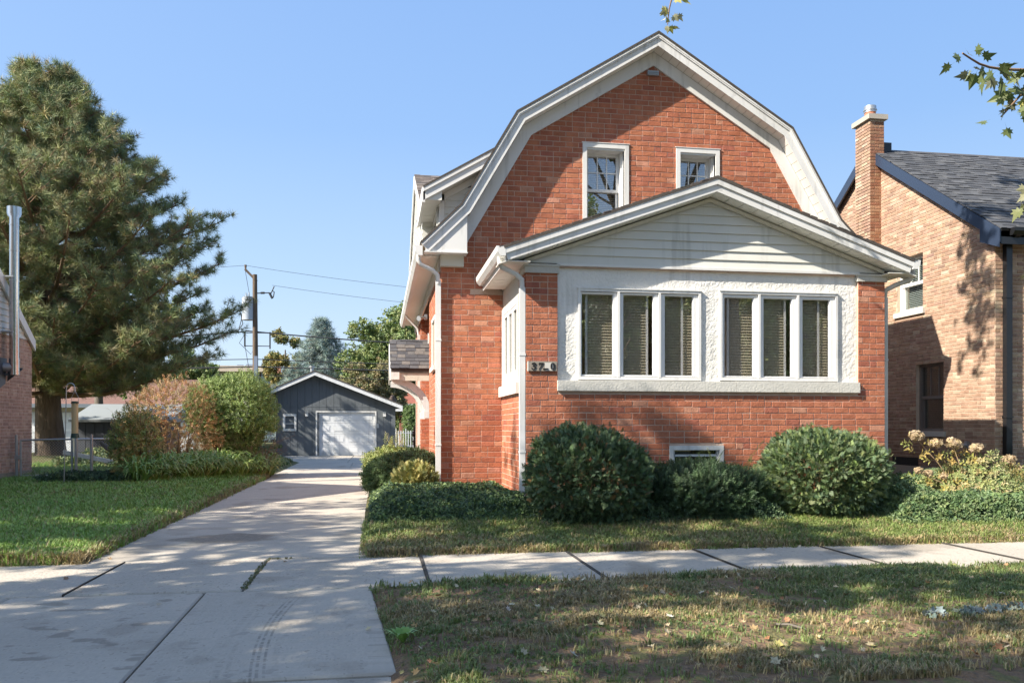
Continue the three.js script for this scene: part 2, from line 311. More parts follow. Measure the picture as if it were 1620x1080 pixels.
// =====================================================================  ground and paving
const soft = (x, z, s = 1, k = 0) => fbm(x * s + 17.3, z * s + 5.1, 3, 0, 200 + k);
function groundH(x, z) {
  if (z > -6.62) return x > -.5 ? -.045 * sstep(.14 - .09 * sstep(-4.9, -6.6, z), .02 - .1 * sstep(-4.9, -6.6, z), x) + .012 + .05 * sstep(0, .5, x) * sstep(-6.6, -6.1, z) * (.6 + .8 * soft(x, z, 1.6)) + .03 * sstep(2, 7, x) : .02 * soft(x, z, 1.5);
  if (x > -1) { const dip = -.05 * Math.max(sstep(-8.19, -8.15, z), sstep(-.10, -.15, x)); return dip + .012 + .2 * sstep(8.3, 11.2, -z) + .02 * soft(x, z, 1.3) * sstep(8.2, 8.6, -z); const a = sstep(-8.2, -8.45, -0 + z) ; return .012 + .2 * sstep(8.3, 11.2, -z) + .02 * soft(x, z, 1.3) * sstep(8.2, 8.6, -z); }
  return -.05 * Math.max(sstep(-8.19, -8.15, z), sstep(-2.72, -2.66, x)) + .012 + (.05 + .10 * sstep(9, 18.5, -z) + .22 * sstep(18, 23, -z)) * sstep(-2.7, -4.2, x) + .03 * soft(x, z, .8) * sstep(-2.7, -3.2, x) * sstep(8.1, 8.5, -z);
}
function sheet(name, x0, x1, z0, z1, step, hf, mat, label) {
  const nx = Math.max(1, Math.round((x1 - x0) / step)), nz = Math.max(1, Math.round((z1 - z0) / step)), p = [], uv = [], id = [];
  for (let j = 0; j <= nz; j++) for (let i = 0; i <= nx; i++) { const x = lerp(x0, x1, i / nx), z = lerp(z0, z1, j / nz); p.push(x, hf(x, z), z); uv.push(x, z); }
  for (let j = 0; j < nz; j++) for (let i = 0; i < nx; i++) { const a = j * (nx + 1) + i, b = a + 1, c = a + nx + 1, d = c + 1; id.push(a, c, b, b, c, d); }
  const g = new THREE.BufferGeometry(); g.setAttribute('position', new THREE.Float32BufferAttribute(p, 3)); g.setAttribute('uv', new THREE.Float32BufferAttribute(uv, 2)); g.setIndex(id); g.computeVertexNormals();
  return tag(put(name, g, mat), label, null, null, 'structure');
}
sheet('ground', -900, 900, -1500, 400, 60, () => -.13, M.lawnSoil, 'flat grassy ground running to the horizon');
sheet('street', -400, 400, -1.6, 7.5, 10, () => -.12, M.asphalt, 'asphalt street in front of the lots');
sheet('left_lawn', -24, -2.63, -30, -8.13, .22, groundH, M.lawnSoil, 'shaded green lawn left of the driveway');
sheet('front_lawn', -.18, 16, -13.2, -8.13, .14, groundH, M.lawnSoil, 'strip of green lawn between sidewalk and shrubs');
sheet('parkway', -.06, 14, -6.63, -1.5, .1, groundH, M.soil, 'patchy worn grass strip between sidewalk and street');
sheet('left_parkway', -30, -3.9, -6.63, -1.5, .3, groundH, M.soil, 'grass strip by the street left of the driveway apron');
sheet('back_yard', -24, 16, -60, -37, 3, () => -.04, M.lawnSoil, 'ground of the alley and yards behind the garage');

// concrete slabs, each its own piece
function slabSet(name, label, list, mat = M.concrete) {
  const g = new THREE.Group(); g.name = name; scene.add(g); tag(g, label, null, null, 'structure');
  const bed = mb(); list.forEach(s => { const [x0, x1, z0, z1, dy = 0, m = mat, uvs] = s; bed.box(x0 - .02, x1 + .02, -.2, -.035, z0 - .02, z1 + .02); });
  bed.build('joint_bed', M.joint, g);
  list.forEach(([x0, x1, z0, z1, dy = 0, m = mat, local, xn]) => {
    const k = .006, c = .011, y = dy, q = mb(), a = xn ?? [x0, x1]; // xn: the near edge's own x range
    const bot = [[a[0] + k, -.11, z1 - k], [a[1] - k, -.11, z1 - k], [x1 - k, -.11, z0 + k], [x0 + k, -.11, z0 + k]], mid = bot.map(v => [v[0], y - c, v[2]]), cx = (x0 + x1) / 2, cz = (z0 + z1) / 2;
    const top = mid.map(v => [v[0] + (v[0] < cx ? c : -c), y, v[2] + (v[2] < cz ? c : -c)]);
    q.quad(...top); for (let i = 0; i < 4; i++) { const j = (i + 1) % 4; q.quad(bot[i], bot[j], mid[j], mid[i]); q.quad(mid[i], mid[j], top[j], top[i]); }
    const ge = q.bake(); const uv = ge.attributes.uv.array, ou = h2(x0 * 10, z0 * 10, 4) * 7, ov = h2(x0 * 10, z0 * 10, 5) * 7;
    for (let i = 0; i < uv.length; i += 2) { if (local) { uv[i] = (uv[i] - x0) / (x1 - x0); uv[i + 1] = (uv[i + 1] - z0) / (z1 - z0); } else { uv[i] += ou; uv[i + 1] += ov; } }
    put('concrete_slab', ge, m, g);
  });
  return g;
}
const baseConc = (u, v, s, sd) => { // u, v in metres
  const a = fbm(u * .8, v * .8, 5, 0, sd), f = fbm(u * 42, v * 42, 2, 0, sd + 1), m = fbm(u * 2.6, v * 2.6, 4, 0, sd + 2), br = fbm(u * 2, v * 60, 2, 0, sd + 3); let k = (.80 + .24 * a + .12 * (f - .5) + .06 * (br - .5)) * (f > .76 ? .78 : 1); const d = sstep(.55, .78, m) * .16; return [k * (1 - d), k * (1 - d) * (.985 - d * .1), k * (1 - d) * (.965 - d * .2)];
};
function slabMat(w, l, paint, sd, n = 1024) { const t = tex(n, (u, v) => { const x = u * w, z = v * l, c = baseConc(x, z, 1, sd), p = paint(x, z, c); return p; }, true, 1); t.wrapS = t.wrapT = THREE.ClampToEdgeWrapping; return std([.475, .43, .37], { map: t, bumpMap: T.concreteBump, bumpScale: .005, roughness: .95 }); }
// stained driveway slab: aggregate shows through a worn patch
const stained = slabMat(2.56, 3.35, (x, z, c) => { const X = x - 2.66 + -.02, wz = z - 11.5 + 0; const zz = -11.5 + z, xx = -2.68 + x; const e = Math.hypot((xx + 1.72) / .62, (zz + 9.75) / .46) + .55 * (fbm(x * 5, z * 5, 4, 0, 301) - .5); const k = sstep(1.02, .72, e), g = fbm(x * 60, z * 60, 2, 0, 302); const e2 = Math.hypot((xx + 2.6) / .5, (zz + 9.0) / 1.4) + .5 * (fbm(x * 4, z * 4, 4, 0, 303) - .5), k2 = sstep(1, .5, e2) * .4; return mix3(mix3(c, [.40 * (.6 + .9 * g), .37 * (.6 + .9 * g), .34 * (.6 + .9 * g)], k * .85), [.42 * (.6 + .8 * g), .40 * (.6 + .8 * g), .37 * (.6 + .8 * g)], k2); }, 310);
// apron slab with curved tyre marks
const tyred = slabMat(1.42, 2.32, (x, z, c) => {
  let k = 0; const zz = z / 2.32, path = .95 - .16 * Math.cos((zz - .55) * 2.4) * 1 + .0; // centre line across the slab, metres
  const fade = sstep(.02, .3, zz);
  for (const [o, w, s] of [[-.11, .012, .85], [-.075, .014, .9], [-.035, .012, .8], [-.3, .03, .28], [-.24, .02, .22], [.03, .03, .2]]) { const d = Math.abs(x - (path + o)); k = Math.max(k, s * sstep(w, w * .4, d) * (.15 + .85 * sstep(.3, .6, vnoise(z * 55, o * 50, 0, 7))) * fade * sstep(.2, .62, fbm(x * 4 + 3, z * 2.2, 3, 0, 323) + .12)); }
  const sp = fbm(x * 7, z * 9, 3, 0, 321); k = Math.max(k, sstep(.71, .78, sp) * .4);
  return mix3(c, [.30, .30, .31], k * .62);
}, 330);
const spots = slabMat(1.42, 2.32, (x, z, c) => { const sp = fbm(x * 5, z * 8, 3, 0, 341); return mix3(c, [.33, .31, .28], sstep(.68, .76, sp) * .5); }, 350);
slabSet('driveway', 'long concrete driveway leading back to the garage', [
  [-2.68, -.12, -11.5, -8.17, 0, stained, true], [-2.68, -.12, -14.9, -11.5], [-2.68, -.12, -18.4, -14.9, .004], [-2.7, -.1, -22, -18.4], [-2.75, .1, -26, -22, .003], [-2.9, -.9, -29.6, -26], [-.9, .6, -29.6, -26, .003],
  [-4.0, -1.1, -36.9, -29.6], [-1.1, 1.2, -36.9, -29.6, .004]]);
slabSet('driveway_apron', 'pale concrete driveway apron with tyre marks across the parkway', [
  [-2.68, -1.31, -6.62, -4.3, -.006, spots, true, [-2.68, -1.25]], [-1.31, -.06, -6.62, -4.3, -.006, tyred, true, [-1.25, .1]], [-2.85, -1.25, -4.3, -1.7, -.02], [-1.25, .1, -4.3, -1.7, -.02, M.concrete, false, [-1.2, .3]], [-3.9, -2.68, -6.62, -4.3, -.004, M.concrete, false, [-4.1, -2.7]]]);
{ const xs = [-9.4, -8, -6.6, -5.2, -3.75, -2.32, -1.04, .395, 1.85, 3.17, 4.55, 5.99, 7.4, 8.85, 10.3, 11.7], L = [];
  for (let i = 0; i < xs.length - 1; i++) L.push([xs[i], xs[i + 1], -8.17, -6.62, (h2(i, 3, 9) - .5) * .012]);
  slabSet('sidewalk', 'concrete sidewalk crossing in front of the house', L); const sw = scene.children[scene.children.length - 1]; for (const [x, w] of [[.395, .012], [1.85, .016], [3.17, .0055], [4.55, .006], [-2.32, .0055], [5.99, .0055], [7.4, .0055]]) mb().box(x - w, x + w, -.05, .0085, -8.16, -6.63).build('joint_filler', M.joint, sw); }

// =====================================================================  the brick house with gambrel roof and closed porch
const ZM = -13.2, ZP = -11.0, PX0 = 1.939, PX1 = 7.177, MX0 = .957, MX1 = 7.94;
const house = thing('brick_house', 'red brick house with white trimmed gambrel gable and closed front porch', 'house', [4.45, .2, -13.2]);
const soloBudget = { n: 300 };
const Troof = [[.62, 4.10], [1.252, 4.717], [2.128, 6.209], [4.45, 7.632], [6.772, 6.209], [7.648, 4.717], [8.28, 4.10]];
const porchTop = x => 4.62 - .355 * Math.abs(x - 4.53);
// --- front wall of the main body
{
  const W1 = [[3.33, 4.35], [3.965, 4.35], [3.965, 5.80], [3.33, 5.80]], W2 = [[4.918, 4.72], [5.535, 4.72], [5.535, 5.80], [4.918, 5.80]];
  const out = [[MX0, -.1], [MX1, -.1], [MX1, 4.2], [7.3, 4.75], [6.5, 6.1], [4.45, 7.38], [2.4, 6.1], [1.6, 4.75], [MX0, 4.2]];
  const wall = mb().prism(out, ZM, ZM - .28, null, [W1, W2]).build('front_wall', M.mortarRed, house);
  brickWall(wall, { O: [0, 0, ZM], U: [1, 0, 0], N: [0, 0, 1], v0: .1, v1: 7.3, tones: RED, seed: 11,
    intervals: v => {
      let a = MX0, b = MX1; if (v > 4.2) { const l = v < 5.95 ? lerp(1.33, 2.33, (v - 4.2) / 1.75) : lerp(2.33, 4.45, (v - 5.95) / 1.25); a = l; b = 8.9 - l; }
      const H = []; if (v < 5.83 && v > 4.3) H.push([3.285, 4.01]); if (v < 5.83 && v > 4.6) H.push([4.873, 5.58]);
      if (v < 3.35) H.push([2.02, 9]); else if (v < 4.45) { const d = (4.5 - v) / .355; H.push([4.53 - d, 4.53 + d]); if (v < 4.2) H.push([4.53 + d, 9]); }
      return cut(a, b, H);
    } });
  // gable windows: casing with a deep reveal, sashes, glass, blind
  const gw = (x0, x1, y0, y1, rail) => {
    const c = mb(), t = .07; c.box(x0 - t, x0, y0, y1 + .075, ZM - .05, ZM + .022).box(x1, x1 + t, y0, y1 + .075, ZM - .05, ZM + .022).box(x0, x1, y1, y1 + .075, ZM - .05, ZM + .022);
    c.box(x0 - .001, x0 + .008, y0, y1, ZM - .26, ZM - .05).box(x1 - .008, x1 + .001, y0, y1, ZM - .26, ZM - .05).box(x0 + .008, x1 - .008, y1 - .03, y1, ZM - .26, ZM + .004);
    c.box(x0 + .008, x0 + .025, y0, y1 - .03, ZM - .2, ZM - .1).box(x1 - .04, x1 - .008, y0, y1 - .03, ZM - .2, ZM - .1).box(x0 - .09, x1 + .09, y0 - .07, y0, ZM - .2, ZM + .05).box(x0 - .085, x1 + .085, y1 + .075, y1 + .085, ZM - .01, ZM + .03);
    const w = c.build('window', M.white, house), zs = ZM - .2;
    const s = (n, a, b, c0, d, z, grid) => {
      const q = mb(), f = .045; q.box(a, b, c0, c0 + f, z - .03, z).box(a, b, d - f, d, z - .03, z).box(a, a + f, c0 + f, d - f, z - .03, z).box(b - f, b, c0 + f, d - f, z - .03, z);
      q.build('sash', M.vinyl, w);
      mb().box(a + f, b - f, c0 + f, d - f, z - .018, z - .014).build('pane', M.glass, w);
      if (grid) { const g = mb(); for (let i = 1; i < 3; i++) { const x = lerp(a + f, b - f, i / 3); g.box(x - .009, x + .009, c0 + f, d - f, z - .013, z - .004); } const y = (c0 + d) / 2; g.box(a + f, b - f, y - .009, y + .009, z - .0125, z - .0045); g.build('muntins', M.vinyl, w); }
    };
    s('upper', x0 + .03, x1 - .04, rail - .03, y1 - .03, zs, true); s('lower', x0 + .03, x1 - .04, y0, rail + .03, zs - .035, false);
    const b = mb(); for (let y = y0 + .05; y < y1 - .05; y += .03) b.beam([x0 + .04, y, zs - .12], [x1 - .05, y, zs - .12], .026, .0025, null, [0, .62, .78]);
    b.build('blind', M.blind, w, 'stuff');
  };
  gw(3.33, 3.965, 4.35, 5.79, 5.16); gw(4.918, 5.535, 4.72, 5.79, 5.22);
  mb().box(4.345, 4.535, 7.015, 7.085, ZM, ZM + .06).box(4.36, 4.52, 7.03, 7.04, ZM + .06, ZM + .075).box(4.36, 4.52, 7.055, 7.065, ZM + .06, ZM + .075).build('gable_vent', M.galv, house);
}
// --- other walls of the main body
{
  const sl = mb().box(MX0, MX0 + .25, -.1, 4.2, -16.2, ZM - .28).build('side_wall', M.mortarRed, house);
  mb().box(1.2, 1.45, -.1, 4.2, -20, -16.2).box(.98, 1.2, -.1, 4.2, -20.2, -20).box(.98, 1.2, -.1, 4.2, -22.3, -20.2).build('entry_wall', M.mortarRed, house);
  brickWall(sl, { O: [MX0, 0, ZM], U: [0, 0, -1], N: [-1, 0, 0], v0: .1, v1: 3.9, tones: RED, seed: 12, intervals: v => cut(0, 3, v > 2.3 && v < 3.15 ? [[1.0, 1.9]] : []) });
  brickWall(sl, { O: [.98, 0, -20], U: [1, 0, 0], N: [0, 0, 1], v0: .1, v1: 3.9, tones: RED, seed: 13, intervals: () => [[0, .23]] });
  brickWall(sl, { O: [.98, 0, -20], U: [0, 0, -1], N: [-1, 0, 0], v0: .1, v1: 3.9, tones: RED, seed: 14, intervals: () => [[0, 2.3]] });
  brickWall(sl, { O: [1.2, 0, -16.2], U: [0, 0, -1], N: [-1, 0, 0], v0: .1, v1: 3.9, tones: RED, seed: 15, intervals: v => cut(0, 3.8, v < 2.3 ? [[1.0, 2.0]] : []) });
  mb().box(MX1 - .25, MX1, -.1, 4.2, -22.3, ZM - .28).build('side_wall', M.mortarRed, house);
  mb().prism([[MX0, -.1], [MX1, -.1], [MX1, 4.2], [7.3, 4.75], [6.5, 6.1], [4.45, 7.38], [2.4, 6.1], [1.6, 4.75], [MX0, 4.2]], -22.05, -22.3).build('rear_wall', M.mortarRed, house);
  const sw = mb().box(MX0 - .03, MX0 + .05, 2.3, 3.16, -14.25, -14.19).box(MX0 - .03, MX0 + .05, 2.3, 3.16, -15.1, -15.04).box(MX0 - .03, MX0 + .05, 3.1, 3.16, -15.04, -14.25).box(MX0 - .06, MX0 + .05, 2.22, 2.3, -15.15, -14.14).build('side_window', M.white, house);
  mb().box(MX0, MX0 + .01, 2.3, 3.1, -15.04, -14.25).build('pane', M.glassDim, sw);
  mb().box(1.185, 1.2, .25, 2.28, -18.2, -17.2).box(1.17, 1.21, .25, 2.34, -17.2, -17.12).box(1.17, 1.21, .25, 2.34, -18.28, -18.2).build('side_door', M.white, house);
  slabStep();
  function slabStep() { mb().box(.30, 1.19, -.05, .30, -18.6, -16.9).box(.0, .30, -.05, .15, -18.4, -17.1).build('entry_step', M.concrete, house); }
}
// --- main roof, rake trim, soffits
{
  const zf = -12.93, zb = -22.6, d0 = Troof, d1 = offset(Troof, .028), d2 = offset(Troof, .085), d3 = offset(Troof, .195), d4 = offset(Troof, .385);
  mb().band(d0, d1, zf + .035, zb).build('roof_shingles', M.roofBrown, house);
  mb().band(d1, offset(Troof, .16), zf - .02, zb).build('roof_deck', M.wood2 = std([.3, .22, .14]), house);
  mb().band(d1, d2, zf - .019, zf + .02).band(offset(Troof, .05), offset(Troof, .065), zf + .02, zf + .028).build('crown_moulding', M.whiteV, house);
  mb().band(d2, d3, zf - .02, zf).build('fascia', M.whiteV, house);
  mb().band(d2, d3, zb, zb + .02).build('fascia', M.whiteV, house);
  // frieze against the bricks
  const fr = mb(); for (let i = 1; i < 5; i++) fr.prism([d3[i], d3[i + 1], d4[i + 1], d4[i]], ZM, ZM + .04); for (const s of [0, 1]) { const f = p => s ? [8.9 - p[0], p[1]] : p, k = (1.354 - d4[1][0]) / (d4[2][0] - d4[1][0]); if (k < 1) { const P3 = [1.354, lerp(d4[1][1], d4[2][1], k)]; fr.prism((k < 0 ? [d3[1], d4[1], P3, [1.354, d3[1][1]]] : [d3[1], d4[1], P3]).map(f), ZM, ZM + .0395); } }
  fr.build('frieze_board', M.white, house); 
  // soffit boards under the rakes, one by one
  const so = offset(Troof, .185);
  for (let i = 1; i < 5; i++) {
    const A = so[i], Bq = so[i + 1], L = Math.hypot(Bq[0] - A[0], Bq[1] - A[1]), n = Math.round(L / .15);
    for (let k = 0; k < n; k++) { const t0 = (k + .02) / n, t1 = (k + .98) / n, zc = (zf - .02 + ZM + .04) / 2; mb().beam([lerp(A[0], Bq[0], t0), lerp(A[1], Bq[1], t0), zc], [lerp(A[0], Bq[0], t1), lerp(A[1], Bq[1], t1), zc], Math.abs(zf - .02 - ZM - .04), .012).build('soffit_panel', M.soffit, house); }
  }
  for (const s of [0, 1]) { // boxed returns at the feet of the rakes
    const f = x => s ? 8.9 - x : x;
    mb().prism([[f(.70), 3.968], [f(1.352), 3.968], [f(1.352), 4.62], [f(1.20), 4.49], [f(.70), 4.01]], ZM + .02, zf - .022).build('eave_return', M.white, house);
    mb().prism([[f(.90), 3.965], [f(1.36), 3.965], [f(1.36), 3.95], [f(.68), 3.95], [f(.68), 3.965]], ZM + .02, zf + .004).build('return_trim', M.white, house);
    mb().box(f(.945), f(1.315), 3.775, 3.948, ZM + .001, ZM + .10).build('frieze_block', M.cream, house);
    // eave soffit and gutter
    for (let k = 0; k < 31; k++) mb().box(f(.64), f(1.0), 3.93, 3.944, -13.15 - k * .295, -13.15 - (k + .97) * .295).build('soffit_panel', M.soffit, house);
    mb().box(f(.925), f(.955), 3.72, 3.93, -13.25, -22.3).build('frieze_board', M.cream, house);
    const g = mb(), P = [[.66, 4.05], [.66, 3.90], [.59, 3.90], [.545, 3.97], [.54, 4.05], [.548, 4.05], [.556, 3.975], [.594, 3.91], [.652, 3.91], [.652, 4.05]].map(q => [f(q[0]), q[1]]);
    g.prism(P, -12.95, -22.5); g.prism([[.66, 4.05], [.66, 3.90], [.59, 3.90], [.545, 3.97], [.54, 4.05]].map(q => [f(q[0]), q[1]]), -12.95, -12.935); g.build('gutter', M.whiteV, house);
  }
  mb().tube([[.60, 3.92, -13.02], [.60, 3.83, -13.02], [.64, 3.77, -13.03], [.82, 3.70, -13.08], [.905, 3.63, -13.12], [.915, 3.5, -13.14]], .034, 10).build('downspout_elbow', M.whiteV, house);
  mb().box(.875, .955, .27, 3.55, ZM + .012, ZM + .075).box(.868, .962, 2.6, 2.63, ZM, ZM + .08).box(.868, .962, .95, .98, ZM, ZM + .08).beam([.915, .3, ZM + .045], [.89, .2, ZM + .2], .08, .06).build('downspout', M.whiteV, house);
  mb().box(.90, .96, .3, 3.45, -20.06, -20.0).tube([[.62, 3.95, -19.9], [.64, 3.86, -19.95], [.9, 3.6, -20.03], [.93, 3.4, -20.03]], .03, 8).build('downspout', M.whiteV, house);
  const fl = mb().box(.90, .956, 3.42, 3.52, -17.0, -16.9).tube([[.9, 3.46, -16.9], [.82, 3.43, -16.85], [.78, 3.42, -16.8]], [.02, .03, .055], 8).build('floodlight', M.galv, house);
  mb().box(.93, 1.2, 2.86, 3.06, -16.26, -16.19).build('meter_box', M.garageWhite, house);
}
// --- dormers on the left roof slope
{
  const z0 = -13.9, S = .58, y0 = 5.25, x0 = .72, top = x => y0 + S * (x - x0);
  const prof = [[x0, y0], [2.05, top(2.05)]], dn = d => prof.map(p => [p[0], p[1] - d]);
  mb().band(prof, dn(.03), z0 + .03, -16.4).build('dormer_roof', M.roofBrown, house);
  mb().band(dn(.03), dn(.24), z0 - .02, z0).band(dn(.03), dn(.1), z0, z0 + .022).build('dormer_fascia', M.whiteV, house);
  mb().band(dn(.03), dn(.12), z0 - .02, -16.4).build('dormer_deck', M.soffit, house);
  for (let k = 0; k < 8; k++) { const a = x0 + .08 + k * .15; mb().prism([[a, top(a) - .235], [a + .145, top(a + .145) - .235], [a + .145, top(a + .145) - .222], [a, top(a) - .222]], z0 - .02, z0 - .28).build('dormer_soffit_panel', M.soffit, house); }
  mb().box(x0 - .02, x0 + .03, y0 - .27, y0 - .02, z0, -15.6).build('dormer_fascia', M.whiteV, house);
  for (let k = 0; k < 6; k++) mb().box(x0 + .03, 1.02, y0 - .215, y0 - .205, z0 - .05 - k * .27, z0 - .05 - (k + .96) * .27).build('dormer_soffit_panel', M.soffit, house);
  mb().prism([[x0 + .03, y0 - .05], [x0 + .03, y0 - .22], [1.03, y0 - .22], [1.03, top(1.03) - .1]], z0 - .03, z0 - .05).build('dormer_soffit_end', M.soffit, house);
  const zw = -14.2; // front cheek of the dormer: lapped siding
  for (let k = 0; k < 9; k++) { const y = 4.30 + k * .115; const xr = Math.min(1.98, y < 4.717 ? 1.25 : 1.252 + (y - 4.717) / 1.70 + .08), xl = Math.max(1.03, x0 + (y + .235 - y0) / S); if (xr - xl > .05) mb().hex([[xl, y, zw + .014], [xr, y, zw + .014], [xr, y, zw - .06], [xl, y, zw - .06], [xl, y + .115, zw + .002], [xr, y + .115, zw + .002], [xr, y + .115, zw - .06], [xl, y + .115, zw - .06]]).build('siding_board', M.siding, house); }
  mb().box(1.0, 1.09, 4.3, 5.2, zw - .06, zw + .024).build('corner_trim', M.white, house);
  mb().prism([[1.0, top(1) - .24], [1.95, top(1.95) - .24], [1.95, top(1.95) - .36], [1.0, top(1) - .36]], zw, zw + .024).build('dormer_frieze', M.white, house);
  mb().box(1.0, 1.06, 4.3, 5.0, -15.6, zw - .06).box(1.0, 1.06, 4.85, 5.15, -15.6, zw - .06).build('dormer_wall', M.siding, house);
  const w = mb().box(.975, 1.0, 4.4, 5.0, -14.45, -14.37).box(.975, 1.0, 4.4, 5.0, -15.4, -15.32).box(.975, 1.0, 4.92, 5.0, -15.32, -14.45).box(.975, 1.0, 4.4, 4.48, -15.32, -14.45).build('dormer_window', M.white, house);
  mb().box(.985, .993, 4.48, 4.92, -15.32, -14.45).build('pane', M.glassDim, w);
  // second dormer: a gable facing the driveway
  const zr = -18.3, yr = 6.73, ze = -15.35, ye = 5.27, xg = .78;
  const P = [[ze, ye], [zr, yr], [2 * zr - ze, ye]], dq = d => P.map(p => [p[0], p[1] - d]);
  const rd = mb().prismX([...P, ...dq(.10).reverse()], xg - .01, 2.6).build('dormer_roof', M.roofBrown, house);
  shingles(rd, { O: [xg - .03, ye + .006, ze], U: [1, 0, 0], S: [0, (yr - ye), zr - ze], lenU: 1.0, lenS: 3.3, course: .16, tab: .22, tones: [[.20, .165, .14], [.16, .13, .115], [.24, .20, .175], [.13, .11, .10]], seed: 70, budget: { n: 60 } });
  mb().prismX([...dq(.02), ...dq(.2).reverse()], xg - .04, xg - .011).build('dormer_fascia', M.whiteV, house);
  for (let k = 0; k < 14; k++) { const y = 4.55 + k * .14, hw = y + .14 < ye - .02 ? 2.8 : (yr - .13 - y - .12) / .495; if (hw > .1) mb().hex([[xg + .004, y, zr + hw], [xg + .06, y, zr + hw], [xg + .06, y, zr - hw], [xg + .004, y, zr - hw], [xg + .014, y + .14, zr + hw], [xg + .06, y + .14, zr + hw], [xg + .06, y + .14, zr - hw], [xg + .014, y + .14, zr - hw]]).build('siding_board', M.siding, house); }
  for (let k = 0; k < 5; k++) mb().box(xg + .06, 1.9, 4.5 + k * .15, 4.5 + (k + .96) * .15, -15.56, -15.5).build('siding_board', M.siding, house);
}
// --- door hood on the left side
{
  const x0 = .22, x1 = 1.0, ze = -16.2, ye = 2.36, zr = -17.1, yr = 3.0;
  const P = [[ze, ye], [zr, yr], [2 * zr - ze, ye]], dq = d => P.map(p => [p[0], p[1] - d]);
  const hood = mb().prismX([...P, ...dq(.07).reverse()], x0, x1 + .2).build('door_hood', M.roofBrown, house);
  shingles(hood, { O: [x0 - .02, ye + .008, ze + .02], U: [1, 0, 0], S: [0, yr - ye, zr - ze], lenU: .82, lenS: 1.1, course: .13, tab: .17, tones: [[.13, .125, .125], [.075, .075, .085], [.17, .155, .145], [.10, .10, .11]], seed: 71, budget: { n: 70 } });
  mb().box(x0 + .16, x1, ye - .22, ye - .07, ze - .02, ze - .05).build('hood_fascia', M.cream, house);
  mb().box(x0 - .01, x0 + .16, ye - .2, ye - .06, ze + .02, ze - .14).prismX([...dq(.07), ...dq(.22).reverse()], x0 - .03, x0).build('hood_fascia', M.whiteV, house);
  for (const zb of [-16.35, -17.85]) {
    const A = [], C = []; for (let k = 0; k <= 10; k++) { const a = k / 10 * Math.PI / 2; A.push([.235 + .60 * Math.sin(a) * 1.08, 2.11 - .02 - .62 * (1 - Math.cos(a))]); C.push([.235 + .60 * Math.sin(a) * 1.08 + .10 * Math.sin(a), 2.11 + .07 - .62 * (1 - Math.cos(a)) + .03 * Math.cos(a)]); }
    mb().band(A, C, zb, zb - .12).box(.86, .96, 1.42, 1.56, zb + .01, zb - .13).build('hood_bracket', M.whiteV, house);
  }
}
